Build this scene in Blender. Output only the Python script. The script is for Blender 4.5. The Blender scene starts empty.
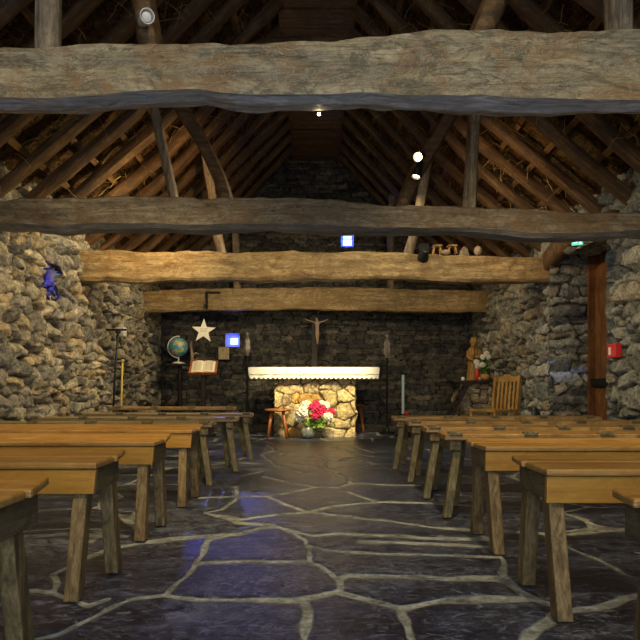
import bpy, bmesh, math, random
import numpy as np
from mathutils import Vector, Matrix
R = random.Random(7)
S = bpy.context.scene
COL = S.collection
F = 640.0; CX = 316.0; CY = 388.0; CH = 0.70       # focal length in px, vanishing point, eye height

# ------------------------------------------------------------ camera, world, lights
cd = bpy.data.cameras.new('camera'); cam = bpy.data.objects.new('camera', cd); COL.objects.link(cam)
cam.location = (0, 0, CH); cam.rotation_euler = (math.pi/2, 0, 0)
cd.sensor_width = 36; cd.lens = 36.0*F/640; cd.shift_x = (320-CX)/640; cd.shift_y = (CY-320)/640
cd.clip_start = 0.05
S.camera = cam
S.view_settings.view_transform = 'Standard'; S.view_settings.look = 'None'
S.view_settings.gamma = 1; S.view_settings.exposure = 0.0; S.view_settings.use_curve_mapping = False
w = bpy.data.worlds.new('world'); S.world = w; w.use_nodes = True
w.node_tree.nodes['Background'].inputs[0].default_value = (0.50, 0.60, 0.80, 1)
w.node_tree.nodes['Background'].inputs[1].default_value = 0.25

def light(kind, name, loc, target, power, color, size=0.1, size_y=None, angle=90, blend=0.6):
    l = bpy.data.lights.new(name, kind); o = bpy.data.objects.new(name, l); COL.objects.link(o)
    o.location = loc; l.energy = power; l.color = color
    d = Vector(target)-Vector(loc); o.rotation_euler = d.to_track_quat('-Z', 'Y').to_euler()
    if kind == 'AREA':
        l.shape = 'RECTANGLE'; l.size = size; l.size_y = size_y or size
    else:
        l.shadow_soft_size = size
    if kind == 'SPOT':
        l.spot_size = math.radians(angle); l.spot_blend = blend
    return o
WARM = (1.0, 0.74, 0.38); WARM2 = (1.0, 0.82, 0.52)
# daylight through the open end behind the visitor
light('AREA', 'doorway_daylight', (0.2, -1.5, 0.95), (0, 5, 1.2), 64, (0.66, 0.80, 1.0), 2.6, 1.6)
# bare spot lights around the trusses, no fittings; some added to brighten dim parts
light('SPOT', 'altar_spot', (0.35, 7.45, 2.10), (-0.02, 9.15, 0.60), 340, (1.0, 0.80, 0.42), 0.03, angle=52, blend=.7)
light('SPOT', 'altar_spot', (1.12, 6.85, 3.05), (0, 9.15, 0.75), 420, (1.0, 0.80, 0.45), 0.04, angle=34, blend=.8)
light('SPOT', 'left_wall_spot', (1.0, 6.2, 2.75), (-2.6, 6.2, 1.2), 270, (1.0, 0.82, 0.50), 0.05, angle=85, blend=.9)
light('SPOT', 'left_wall_spot', (-1.25, 6.2, 3.05), (-2.55, 6.5, 0.9), 125, (1.0, 0.80, 0.48), 0.03, angle=115, blend=.9)  # added raking light, this and the next, to deepen the stone relief
light('SPOT', 'left_wall_spot', (-1.05, 8.3, 2.95), (-2.6, 8.6, 1.0), 130, (1.0, 0.80, 0.46), 0.03, angle=95, blend=.9)
light('SPOT', 'right_wall_spot', (-1.0, 6.2, 2.75), (2.6, 6.6, 1.1), 170, (1.0, 0.88, 0.64), 0.05, angle=80, blend=.9)
light('SPOT', 'right_wall_spot', (1.4, 6.5, 3.0), (2.6, 6.9, 0.9), 26, (1.0, 0.88, 0.64), 0.03, angle=110, blend=.9)
light('SPOT', 'corner_spot', (1.0, 8.1, 2.75), (2.6, 8.9, 0.9), 55, (1.0, 0.76, 0.42), 0.03, angle=90, blend=.9)
light('SPOT', 'truss_spot', (0.95, 6.88, 3.0), (0.9, 7.3, 2.2), 12, WARM, 0.03, angle=100)
light('SPOT', 'roof_spot', (-0.6, 5.35, 2.4), (-1.9, 7.4, 2.9), 120, (1.0, .62, .26), 0.03, angle=60, blend=.8)
light('SPOT', 'roof_spot_right', (0.75, 5.35, 2.4), (2.3, 6.8, 2.75), 45, (1.0, .62, .26), 0.03, angle=70, blend=.8)
light('SPOT', 'beam_spot', (1.0, 5.4, 2.05), (1.0, 7.2, 1.45), 44, WARM2, 0.05, angle=100, blend=.9)
light('SPOT', 'beam_spot', (-1.2, 5.4, 2.05), (-1.2, 7.2, 1.45), 22, WARM2, 0.05, angle=100, blend=.9)
light('SPOT', 'far_beam_spot', (-0.8, 7.5, 2.05), (-0.8, 9.9, 1.35), 85, WARM2, 0.05, angle=100, blend=.9)
light('SPOT', 'far_beam_spot', (1.2, 7.5, 2.05), (1.2, 9.9, 1.35), 40, WARM2, 0.05, angle=95, blend=.9)
light('SPOT', 'pew_spot_left', (-0.5, 2.98, 2.35), (-1.6, 4.4, 0.4), 130, (1.0, 0.78, 0.42), 0.06, angle=115, blend=.9)
light('SPOT', 'pew_spot_right', (0.7, 2.98, 2.35), (1.7, 4.4, 0.4), 130, (1.0, 0.78, 0.42), 0.06, angle=115, blend=.9)
light('SPOT', 'front_pew_fill_left', (-0.9, 0.5, 2.7), (-1.4, 2.3, 0.4), 115, (1.0, 0.80, 0.46), 0.06, angle=85, blend=.9)  # added fill over the near benches, left and right; no lamp stands here
light('SPOT', 'front_pew_fill_right', (0.9, 0.5, 2.7), (1.4, 2.3, 0.4), 100, (1.0, 0.80, 0.46), 0.06, angle=85, blend=.9)
light('SPOT', 'front_fill', (0.1, 1.3, 2.95), (0.1, 2.6, 1.9), 48, (1.0, 0.84, 0.56), 0.05, angle=130, blend=.9)  # added warm fill for the front of the nearest beam
# sun through the blue glass of the windows
light('SPOT', 'blue_window_beam', (-2.45, 6.25, 1.72), (2.58, 7.06, 0.90), 1000, (0.05, 0.25, 1.0), 0.01, angle=3.2, blend=.6)  # starts at the added left niche, makes the blue patch opposite
light('SPOT', 'blue_window_beam', (-1.32, 10.5, 1.46), (-0.82, 5.52, 0.44), 55, (0.05, 0.10, 1.0), 0.01, angle=2.4, blend=.6)
light('SPOT', 'blue_window_beam', (-1.32, 10.5, 1.48), (-0.68, 5.45, 0.44), 24, (0.22, 0.25, 1.0), 0.02, angle=7, blend=.8)

# ------------------------------------------------------------ helpers
def at(px, py, Y): return Vector(((px-CX)*Y/F, Y, CH-(py-CY)*Y/F))
def tag(o, label=None, cat=None, group=None, kind=None):
    if label: o['label'] = label
    if cat: o['category'] = cat
    if group: o['group'] = group
    if kind: o['kind'] = kind
    return o
def empty(name, loc, rz=0, **k):
    o = bpy.data.objects.new(name, None); COL.objects.link(o); o.location = loc
    o.rotation_euler = (0, 0, rz); o.empty_display_size = .1
    return tag(o, **k)
def copy_tree(o, parent=None):
    c = o.copy(); COL.objects.link(c); c.parent = parent
    for ch in list(o.children): copy_tree(ch, c)
    return c
_lat = {}
def vnoise(x, y, seed=0):
    if seed not in _lat: _lat[seed] = np.random.RandomState(seed).rand(256, 256)
    g = _lat[seed]; x = np.asarray(x, float); y = np.asarray(y, float)
    xi = np.floor(x).astype(int); yi = np.floor(y).astype(int); fx = x-xi; fy = y-yi
    fx = fx*fx*(3-2*fx); fy = fy*fy*(3-2*fy)
    a = g[xi & 255, yi & 255]; b = g[(xi+1) & 255, yi & 255]; c = g[xi & 255, (yi+1) & 255]; d = g[(xi+1) & 255, (yi+1) & 255]
    return (a*(1-fx)+b*fx)*(1-fy)+(c*(1-fx)+d*fx)*fy-.5
def fbm(x, y, seed=0, oct=3):
    return sum(vnoise(x*2**k, y*2**k, seed+k)/2**k for k in range(oct))

class MB:
    """collects shapes into one mesh"""
    def __init__(s): s.v = []; s.f = []; s.c = []
    def add(s, vs, fs, col=None):
        n = len(s.v); s.v += [tuple(v) for v in vs]; s.f += [tuple(i+n for i in f) for f in fs]
        if col is not None: s.c += [col]*len(vs)
    def box(s, lo, hi, M=None, col=None):
        x0, y0, z0 = lo; x1, y1, z1 = hi
        vs = [Vector(p) for p in ((x0,y0,z0),(x1,y0,z0),(x1,y1,z0),(x0,y1,z0),(x0,y0,z1),(x1,y0,z1),(x1,y1,z1),(x0,y1,z1))]
        if M: vs = [M@v for v in vs]
        s.add(vs, [(0,3,2,1),(4,5,6,7),(0,1,5,4),(1,2,6,5),(2,3,7,6),(3,0,4,7)], col)
    def loft(s, rings, caps=True):
        n = len(rings[0]); vs = [p for r in rings for p in r]; fs = []
        for i in range(len(rings)-1):
            for j in range(n):
                k = (j+1) % n; fs.append((i*n+j, i*n+k, (i+1)*n+k, (i+1)*n+j))
        if caps: fs.append(tuple(range(n))[::-1]); fs.append(tuple((len(rings)-1)*n+j for j in range(n)))
        s.add(vs, fs)
    def tube(s, pts, r, n=8, caps=True):
        pts = [Vector(p) for p in pts]; rings = []
        rs = r if isinstance(r, (list, tuple)) else [r]*len(pts)
        up = None
        for i, p in enumerate(pts):
            d = (pts[min(i+1, len(pts)-1)]-pts[max(i-1, 0)]).normalized()
            if up is None: up = Vector((0,0,1)) if abs(d.z) < .9 else Vector((1,0,0))
            a = d.cross(up).normalized(); up = a.cross(d).normalized()
            rings.append([p+a*math.cos(t)*rs[i]+up*math.sin(t)*rs[i] for t in [2*math.pi*k/n for k in range(n)]])
        s.loft(rings, caps)
    def lathe(s, prof, c=(0,0,0), n=20, sx=1, sy=1, fold=0, nf=0):
        rings = []
        for r, z in prof:
            rings.append([Vector((c[0]+sx*(r+fold*r*math.sin(nf*t))*math.cos(t), c[1]+sy*(r+fold*r*math.sin(nf*t))*math.sin(t), c[2]+z)) for t in [2*math.pi*k/n for k in range(n)]])
        s.loft(rings)
    def ball(s, c, r, n=10, m=7, sq=(1,1,1)):
        rings = []
        for i in range(1, m):
            a = math.pi*i/m
            rings.append([Vector((c[0]+r*sq[0]*math.sin(a)*math.cos(t), c[1]+r*sq[1]*math.sin(a)*math.sin(t), c[2]-r*sq[2]*math.cos(a))) for t in [2*math.pi*k/n for k in range(n)]])
        s.loft(rings)
    def prism(s, poly, d, M=None):
        """poly in XZ, thickness along +Y"""
        n = len(poly); vs = [Vector((x, 0, z)) for x, z in poly]+[Vector((x, d, z)) for x, z in poly]
        if M: vs = [M@v for v in vs]
        s.add(vs, [tuple(range(n)), tuple(range(2*n-1, n-1, -1))]+[(i, n+i, n+(i+1) % n, (i+1) % n) for i in range(n)])
    def build(s, name, mat, parent=None, smooth=False, bevel=0, sharp=None):
        me = bpy.data.meshes.new(name); me.from_pydata(s.v, [], s.f); me.update()
        bm = bmesh.new(); bm.from_mesh(me); bmesh.ops.recalc_face_normals(bm, faces=bm.faces); bm.to_mesh(me); bm.free()
        if s.c:
            a = me.color_attributes.new('Col', 'FLOAT_COLOR', 'POINT')
            for i, c in enumerate(s.c): a.data[i].color = (*c, 1)
        o = bpy.data.objects.new(name, me); COL.objects.link(o)
        me.materials.append(mat)
        if smooth: me.shade_smooth()
        if sharp: me.set_sharp_from_angle(angle=math.radians(sharp))
        if bevel:
            b = o.modifiers.new('b', 'BEVEL'); b.width = bevel; b.segments = 2; b.limit_method = 'ANGLE'
        if parent: o.parent = parent
        return o

class Big:
    """numpy grid patches joined into one mesh"""
    def __init__(s): s.v = []; s.f = []; s.c = []; s.n = 0
    def grid(s, P, C, keep=None):
        nu, nv = P.shape[:2]; idx = np.arange(nu*nv).reshape(nu, nv)+s.n
        q = np.stack([idx[:-1,:-1], idx[1:,:-1], idx[1:,1:], idx[:-1,1:]], -1)
        q = q[keep] if keep is not None else q.reshape(-1, 4)
        s.v.append(P.reshape(-1, 3)); s.f.append(q.reshape(-1, 4)); s.c.append(C.reshape(-1, 4)); s.n += nu*nv
    def build(s, name, mat, parent=None):
        v = np.concatenate(s.v).astype(np.float32); f = np.concatenate(s.f).astype(np.int32); c = np.concatenate(s.c).astype(np.float32)
        used = np.zeros(len(v), bool); used[f.ravel()] = True
        remap = np.cumsum(used)-1; v = v[used]; c = c[used]; f = remap[f].astype(np.int32)
        me = bpy.data.meshes.new(name); me.vertices.add(len(v)); me.vertices.foreach_set('co', v.ravel())
        me.loops.add(f.size); me.loops.foreach_set('vertex_index', f.ravel())
        me.polygons.add(len(f)); me.polygons.foreach_set('loop_start', np.arange(0, f.size, 4, dtype=np.int32))
        me.update(calc_edges=True)
        a = me.color_attributes.new('Col', 'FLOAT_COLOR', 'POINT'); a.data.foreach_set('color', c.ravel())
        me.shade_smooth(); me.materials.append(mat)
        o = bpy.data.objects.new(name, me); COL.objects.link(o)
        if parent: o.parent = parent
        return o

def stones(us, vs, seed, ch, wd, relief, pal, mortar, pw=2.6, jit=.35, warp=.05, joint=.22, tall=.12, lump=.35):
    """coursed rubble as a relief: returns height and colour on the grid"""
    rs = np.random.RandomState(seed); u0, u1 = us[0], us[-1]; v0, v1 = vs[0], vs[-1]
    sd = []; v = v0-rs.uniform(0, ch[0])
    while v < v1+ch[1]:
        h = rs.uniform(*ch); u = u0-rs.uniform(0, wd[1])
        while u < u1+wd[1]:
            wv = rs.uniform(*wd)*(.55 if rs.rand() < .25 else 1)
            b = h/2*(1.7 if rs.rand() < tall else rs.uniform(.8, 1.15))
            sd.append((u+wv/2, v+h/2+rs.uniform(-jit, jit)*h, wv/2, b, rs.rand(), rs.uniform(-1, 1), rs.uniform(-1, 1), rs.rand()))
            u += wv
        v += h*.96
    sd = np.array(sd); nu, nv = len(us), len(vs)
    U, V = np.meshgrid(us, vs, indexing='ij')
    Uw = U+warp*fbm(U*4, V*4, seed+11)+warp*.35*fbm(U*17, V*17, seed+5); Vw = V+warp*.8*fbm(U*4, V*4, seed+23)+warp*.3*fbm(U*19, V*19, seed+8)
    F1 = np.full((nu, nv), 9.); F2 = F1.copy(); ID = np.zeros((nu, nv), int)
    step = 12
    for i in range(0, nu, step):
        sl = slice(i, min(i+step, nu)); uc = us[sl]
        m = np.where((sd[:,0] > uc[0]-wd[1]*1.3-.1) & (sd[:,0] < uc[-1]+wd[1]*1.3+.1))[0]
        for j in range(0, nv, step):
            s2 = slice(j, min(j+step, nv)); vc = vs[s2]
            k = m[(sd[m,1] > vc[0]-ch[1]*2.4) & (sd[m,1] < vc[-1]+ch[1]*2.4)]
            if len(k) < 2: continue
            t = sd[k]; a = Uw[sl, s2][..., None]; b = Vw[sl, s2][..., None]
            d = ((np.abs(a-t[:,0])/t[:,2])**pw+(np.abs(b-t[:,1])/t[:,3])**pw)**(1/pw)
            o = np.argsort(d, -1)
            F1[sl, s2] = np.take_along_axis(d, o[..., :1], -1)[..., 0]; F2[sl, s2] = np.take_along_axis(d, o[..., 1:2], -1)[..., 0]
            ID[sl, s2] = k[o[..., 0]]
    T = sd[ID]; e = F2-F1; q = np.clip(e/joint, 0, 1); q = q*q*(3-2*q)
    dome = np.clip(1-F1*.75, 0, 1)
    nb = T[...,7]*50
    hgt = relief*(q*(.55+.45*(T[...,4]-.3)+lump*dome) + .38*q*(T[...,5]*(U-T[...,0])/T[...,2]+T[...,6]*(V-T[...,1])/T[...,3])
                  + .30*fbm(U*9+nb, V*9+nb, seed+31)*q+.13*fbm(U*30, V*30, seed+41))
    pal = np.array(pal); pi = (T[...,7]*len(pal)).astype(int) % len(pal)
    c = pal[pi]*(.75+.5*((T[...,4]*7.13) % 1))[..., None]
    mq = np.clip((q-.15)/.5, 0, 1)[..., None]
    c = c*mq+np.array(mortar)*(1-mq)
    return hgt, np.concatenate([c, np.ones((nu, nv, 1))], -1)
def frame(us, vs, hgt, O, Ud, Vd, N):
    O, Ud, Vd, N = [np.array(a, float) for a in (O, Ud, Vd, N)]
    return O+us[:,None,None]*Ud+vs[None,:,None]*Vd+hgt[...,None]*N

# ------------------------------------------------------------ materials
def nt(name):
    m = bpy.data.materials.new(name); m.use_nodes = True; t = m.node_tree
    return m, t, t.nodes['Principled BSDF']
def N(t, kind, **k):
    n = t.nodes.new(kind)
    for a, b in k.items():
        if a.startswith('i_'): n.inputs[a[2:].replace('_', ' ')].default_value = b
        else: setattr(n, a, b)
    return n
def ramp(t, fac, stops):
    r = N(t, 'ShaderNodeValToRGB'); e = r.color_ramp.elements
    while len(e) < len(stops): e.new(.5)
    for x, (p, c) in zip(e, stops): x.position = p; x.color = (*c, 1)
    t.links.new(fac, r.inputs[0]); return r.outputs[0]
def mix(t, a, b, fac, mode='MIX'):
    m = N(t, 'ShaderNodeMix', data_type='RGBA', blend_type=mode)
    for s, x in ((0, fac), (6, a), (7, b)):
        if hasattr(x, 'links'): t.links.new(x, m.inputs[s])
        else: m.inputs[s].default_value = x if s == 0 else ((*x, 1) if len(x) == 3 else x)
    return m.outputs[2]
def bump(t, b, h, strength=.5, dist=.01):
    n = N(t, 'ShaderNodeBump'); n.inputs['Strength'].default_value = strength; n.inputs['Distance'].default_value = dist
    t.links.new(h, n.inputs['Height']); t.links.new(n.outputs[0], b.inputs['Normal'])
def noise(t, vec, scale, detail=5, rough=.6, dist=0):
    n = N(t, 'ShaderNodeTexNoise'); n.inputs['Scale'].default_value = scale; n.inputs['Detail'].default_value = detail
    n.inputs['Roughness'].default_value = rough; n.inputs['Distortion'].default_value = dist
    t.links.new(vec, n.inputs['Vector']); return n.outputs[0]
def coords(t, sc=(1,1,1), which='Object', off=0.0):
    c = N(t, 'ShaderNodeTexCoord'); m = N(t, 'ShaderNodeMapping'); m.inputs['Scale'].default_value = sc; m.inputs['Location'].default_value = (off, off*.7, off*1.3)
    t.links.new(c.outputs[which], m.inputs['Vector']); return m.outputs[0]
def plain(name, c, rough=.6, metal=0, emit=None, es=1, var=.15, trans=0):
    m, t, b = nt(name)
    f = noise(t, coords(t), 14)
    t.links.new(mix(t, tuple(x*(1-var) for x in c), tuple(min(1, x*(1+var)) for x in c), f), b.inputs['Base Color'])
    b.inputs['Roughness'].default_value = rough; b.inputs['Metallic'].default_value = metal
    b.inputs['Transmission Weight'].default_value = trans
    if emit: b.inputs['Emission Color'].default_value = (*emit, 1); b.inputs['Emission Strength'].default_value = es
    return m
def wood(name, dark, mid, light_, axis='X', rough=.6, crack=.6, grain=1.0, bmp=.5, patch=None, spec=.4, off=0, gnarl=.8, knots=0):
    m, t, b = nt(name)
    def sc(al, ac): return {'X': (al, ac, ac), 'Y': (ac, al, ac), 'Z': (ac, ac, al)}[axis]
    n1 = noise(t, coords(t, sc(1.0*grain, 14*grain), off=off), 1.6, 8, .65, .6)
    n2 = noise(t, coords(t, sc(3*grain, 70*grain), off=off), 1.5, 4, .6)
    big = noise(t, coords(t, (1,1,1), off=off), 3.2, 7, .7, 1.2)
    gn = noise(t, coords(t, sc(2.2, 6), off=off+1), 3.0, 9, .75, 2.0)
    c = ramp(t, n1, [(.28, dark), (.48, mid), (.72, light_)])
    c = mix(t, c, tuple(x*.55 for x in dark), 0.0 if not crack else ramp(t, n2, [(.30, (crack,)*3), (.42, (0,0,0))]))
    c = mix(t, c, ramp(t, gn, [(.32, (.35,.33,.30)), (.5, (.95,.95,.95)), (.68, (1.55,1.5,1.4))]), gnarl, 'MULTIPLY')
    c = mix(t, c, (patch or tuple(x*.6 for x in mid)), ramp(t, big, [(.48, (0,0,0)), (.58, (.75,.75,.75))]))
    if knots:   # dark eroded hollows and pale fibres
        k1 = noise(t, coords(t, sc(1.6, 3.2), off=off+7), 1.9, 8, .7, 3.0)
        c = mix(t, c, tuple(x*.45 for x in mid), ramp(t, k1, [(.41, (knots,)*3), (.47, (0,0,0))]))
        k2 = noise(t, coords(t, sc(2.4, 5), off=off+11), 2.4, 6, .7, 3.5)
        c = mix(t, c, tuple(min(1, x*1.45) for x in light_), ramp(t, k2, [(.49, (0,0,0)), (.5, (knots*.8,)*3), (.51, (0,0,0))]))
    if crack:
        n3 = noise(t, coords(t, sc(.7, 9), off=off+3), 1.3, 3, .5, 1.2)
        line = ramp(t, n3, [(.485, (0,0,0)), (.497, (1,1,1)), (.509, (0,0,0))])
        c = mix(t, c, tuple(x*.3 for x in dark), mix(t, (0,0,0), line, crack))
    t.links.new(c, b.inputs['Base Color'])
    b.inputs['Roughness'].default_value = rough; b.inputs['Specular IOR Level'].default_value = spec
    hh = mix(t, mix(t, n1, n2, .45), gn, .45*gnarl); bump(t, b, hh, bmp, .02)
    return m
def stone_mat(name, bright=1.0, fine=1.0, sat=1.0, rough=.85):
    m, t, b = nt(name)
    a = N(t, 'ShaderNodeVertexColor', layer_name='Col').outputs[0]
    v = coords(t, (1,1,1)); n1 = noise(t, v, 11*fine, 8, .7, .4); n2 = noise(t, v, 45*fine, 6, .7)
    c = mix(t, a, ramp(t, n1, [(.30, (.30,.30,.32)), (.48, (.9,.9,.9)), (.68, (1.7,1.6,1.4))]), 1.0, 'MULTIPLY')
    c = mix(t, c, ramp(t, n2, [(.34, (.45,.45,.47)), (.66, (1.45,1.42,1.35))]), .9, 'MULTIPLY')
    t.links.new(c, b.inputs['Base Color']); b.inputs['Roughness'].default_value = rough
    b.inputs['Specular IOR Level'].default_value = .25
    bump(t, b, mix(t, n1, n2, .5), 1.0, .045)
    return m
M = {}
M['rubble'] = stone_mat('rubble_stone')
M['slate_wall'] = stone_mat('slate_wall_stone')
M['altar'] = stone_mat('altar_stone', fine=1.3)
M['beam_grey'] = wood('weathered_grey_oak', (.10,.085,.055), (.28,.235,.145), (.50,.43,.28), patch=(.24,.14,.06), knots=.85, bmp=.8)
M['beam_grey2'] = wood('grey_brown_oak', (.08,.066,.045), (.25,.20,.13), (.42,.34,.22), patch=(.18,.11,.05), knots=.6, bmp=.8, off=4)
M['lit_under'] = wood('cool_lit_underside', (.16,.17,.18), (.42,.44,.46), (.66,.67,.66), patch=(.34,.36,.36), bmp=.9, off=2)  # weathered underside; cool light from below painted into its blue-grey colour
M['lit_under2'] = wood('cool_lit_underside_grey', (.09,.09,.085), (.24,.24,.23), (.40,.39,.36), patch=(.18,.17,.15), bmp=.9, off=6)  # duller underside for the second beam, same cool light put into the colour
M['beam_warm'] = wood('honey_oak', (.13,.08,.035), (.35,.235,.10), (.56,.41,.18), patch=(.24,.14,.05), knots=.5, bmp=.6, off=8)
M['post'] = wood('post_oak', (.10,.075,.05), (.26,.20,.13), (.42,.34,.23), axis='Z', bmp=.7)
M['rafter'] = wood('rafter_wood', (.030,.018,.008), (.12,.065,.025), (.25,.145,.055), axis='X', bmp=.8, crack=.4)
M['pew'] = wood('varnished_pine', (.22,.10,.02), (.44,.23,.055), (.60,.36,.11), rough=.34, crack=.25, bmp=.25, grain=1.3, spec=.5, patch=(.36,.16,.03), gnarl=.35)
M['pew_apron'] = wood('varnished_apron', (.30,.15,.03), (.48,.24,.035), (.60,.33,.06), rough=.38, crack=.1, bmp=.15, grain=.8, patch=(.42,.19,.03), gnarl=.3)
M['pew_grey'] = wood('worn_green_grey_plank', (.10,.08,.035), (.24,.18,.085), (.38,.29,.14), rough=.5, crack=.3, bmp=.3, patch=(.24,.15,.05))
M['pew_brown'] = wood('worn_brown_plank', (.14,.07,.02), (.34,.19,.06), (.52,.34,.12), rough=.42, crack=.3, bmp=.3, patch=(.22,.13,.05))
M['pew_edge'] = wood('bench_end_wood', (.07,.05,.022), (.17,.13,.06), (.30,.23,.12), axis='Y', rough=.6, crack=.5, bmp=.5)
M['leg'] = wood('bench_leg_wood', (.09,.05,.016), (.22,.145,.055), (.42,.30,.14), axis='Z', rough=.6, crack=.5, bmp=.5, grain=1.6)
M['leg_green'] = wood('green_leg_wood', (.06,.05,.022), (.15,.125,.06), (.28,.235,.12), axis='Z', rough=.6, crack=.4, bmp=.5, grain=1.6)
M['door'] = wood('door_boards', (.09,.035,.012), (.17,.07,.02), (.24,.11,.035), axis='Z', rough=.5, crack=.1, bmp=.2)
M['red_wood'] = wood('reddish_wood', (.18,.05,.015), (.35,.12,.035), (.5,.2,.07), axis='Z', rough=.45, crack=.1, bmp=.2)
M['gold_wood'] = wood('golden_chair_wood', (.18,.09,.02), (.36,.2,.05), (.5,.3,.09), axis='Z', rough=.5, crack=.1, bmp=.2)
M['dark_wood'] = wood('dark_cross_wood', (.006,.004,.003), (.016,.010,.007), (.03,.02,.013), axis='Z', rough=.6, crack=.1, bmp=.3)
M['iron'] = plain('black_iron', (.018,.017,.016), .5, .6)
M['lamp_black'] = plain('black_lamp_metal', (.02,.02,.02), .4, .5)
M['white_paint'] = plain('white_paint', (.75,.73,.68), .45)
M['bulb'] = plain('lit_bulb', (1,.9,.7), .4, emit=(1,.78,.42), es=26)
M['silver'] = plain('aged_silver', (.27,.23,.19), .45, .5)
M['cloth'] = plain('white_linen', (.86,.83,.74), .85, var=.05)
M['gold'] = plain('gold_thread', (.16,.12,.07), .6)
M['cream'] = plain('cream_card', (.82,.77,.62), .6, var=.05)
M['ink'] = plain('brown_ink', (.35,.28,.2), .7)
M['paper'] = plain('page_paper', (.8,.72,.52), .8, var=.06)
M['ivory'] = plain('carved_limewood', (.33,.24,.16), .6)
M['yellow'] = plain('yellow_paint', (.5,.36,.05), .5)
M['red'] = plain('signal_red', (.62,.03,.02), .4)
M['pink'] = plain('magenta_petals', (.60,.03,.12), .7, var=.5)
M['whitepetal'] = plain('white_petals', (.82,.78,.68), .8, var=.12)
M['leaf'] = plain('green_leaves', (.14,.27,.03), .6, var=.5)
M['glass'] = plain('vase_glass', (.55,.6,.58), .12, trans=.75)
M['candle'] = plain('pale_blue_candle', (.42,.56,.56), .5)
M['terracotta'] = plain('terracotta', (.5,.22,.08), .7)
M['black'] = plain('matt_black_stone', (.012,.012,.014), .5)
M['straw'] = plain('dry_straw', (.50,.34,.12), .8, var=.3)
def pane(name, c, es, core):
    m, t, b = nt(name); f = noise(t, coords(t), 6, 2)
    t.links.new(mix(t, c, core, ramp(t, f, [(.35, (0,0,0)), (.55, (1,1,1))])), b.inputs['Emission Color'])
    b.inputs['Emission Strength'].default_value = es; b.inputs['Base Color'].default_value = (.02,.05,.4,1); b.inputs['Roughness'].default_value = .15
    return m
M['pane'] = pane('blue_window_glass', (.03,.08,1.0), 26, (.06,.10,1.0))
M['niche_glow'] = pane('blue_niche_glow', (.03,.03,1.0), 18, (.10,.10,1.0))  # glow of the unseen pane added in the left niche
# globe
m, t, b = nt('globe_map'); n1 = noise(t, coords(t), 11, 5, .6)
t.links.new(ramp(t, n1, [(.44, (.06,.30,.36)), (.5, (.13,.38,.40)), (.53, (.55,.45,.18)), (.66, (.62,.36,.16))]), b.inputs['Base Color']); b.inputs['Roughness'].default_value = .35; M['globe'] = m
# icon
m, t, b = nt('icon_painting'); n1 = noise(t, coords(t), 34, 4, .6)
t.links.new(ramp(t, n1, [(.36, (.22,.06,.03)), (.46, (.55,.42,.16)), (.56, (.6,.5,.28)), (.66, (.12,.16,.10))]), b.inputs['Base Color']); b.inputs['Roughness'].default_value = .5; M['icon'] = m
# thatch ceiling between rafters
m, t, b = nt('thatch_underside')
n1 = noise(t, coords(t, (1,1,1)), 5, 8, .7, 1.5); n2 = noise(t, coords(t, (30,5,30)), 2.2, 6, .7, 2)
c = ramp(t, n1, [(.36, (.014,.008,.004)), (.5, (.075,.040,.016)), (.64, (.20,.115,.045))])
c = mix(t, c, (.36,.22,.07), ramp(t, n2, [(.53, (0,0,0)), (.62, (.7,.7,.7))]))
t.links.new(c, b.inputs['Base Color']); b.inputs['Roughness'].default_value = .95; b.inputs['Specular IOR Level'].default_value = .1
bump(t, b, mix(t, n1, n2, .5), 1, .04); M['thatch'] = m
# floor
m, t, b = nt('slate_flagstones')
at_ = N(t, 'ShaderNodeVertexColor', layer_name='Col').outputs[0]; sep = N(t, 'ShaderNodeSeparateColor'); t.links.new(at_, sep.inputs[0])
nb = noise(t, coords(t), 7, 6, .65); nf = noise(t, coords(t), 38, 5, .7)
thr = N(t, 'ShaderNodeMath', operation='MULTIPLY_ADD'); t.links.new(nb, thr.inputs[0]); thr.inputs[1].default_value = .50; thr.inputs[2].default_value = -.17
ad = N(t, 'ShaderNodeMath', operation='MULTIPLY_ADD'); t.links.new(nf, ad.inputs[0]); ad.inputs[1].default_value = .12; t.links.new(thr.outputs[0], ad.inputs[2])
sm = N(t, 'ShaderNodeMath', operation='ADD'); t.links.new(sep.outputs[0], sm.inputs[0]); t.links.new(ad.outputs[0], sm.inputs[1])
slab = ramp(t, sm.outputs[0], [(.33, (0,0,0)), (.43, (1,1,1))])
# slab colour: dark blue-grey slate with pale mineral streaks
s1 = noise(t, coords(t, (1.6,2.4,1)), 2.0, 10, .78, 1.5); s2 = noise(t, coords(t, (5,9,1)), 2.6, 9, .8, 1.6); s3 = noise(t, coords(t, (1,1,1), off=5), 3.2, 7, .75, 2.2)
c = ramp(t, s1, [(.40, (.014,.015,.022)), (.48, (.036,.038,.054)), (.55, (.080,.082,.098)), (.62, (.19,.19,.19))])
c = mix(t, c, (.46,.47,.44), ramp(t, s2, [(.53, (0,0,0)), (.60, (.75,.75,.75))]))
vein = ramp(t, s3, [(.487, (0,0,0)), (.5, (1,1,1)), (.513, (0,0,0))])
sp_ = noise(t, coords(t, (1,1.6,1), off=2), 48, 3, .6)
c = mix(t, c, (.42,.42,.38), ramp(t, sp_, [(.66, (0,0,0)), (.72, (.8,.8,.8))]))
v4 = noise(t, coords(t, (1.4,1,1), off=13), 6.5, 5, .65, 1.6)
c = mix(t, c, (.36,.36,.33), mix(t, (0,0,0), ramp(t, v4, [(.490, (0,0,0)), (.5, (.8,.8,.8)), (.510, (0,0,0))]), ramp(t, noise(t, coords(t, off=17), 2.6, 3), [(.50, (0,0,0)), (.55, (1,1,1))])))
pm = ramp(t, noise(t, coords(t, off=9), 1.3, 3), [(.46, (0,0,0)), (.52, (1,1,1))])
c = mix(t, c, (.40,.39,.34), mix(t, (0,0,0), vein, pm))
tint = mix(t, (.38,.45,.80), (.62,.70,.92), sep.outputs[1])  # extra blue stands in for blue window light reflected off the slabs
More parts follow.
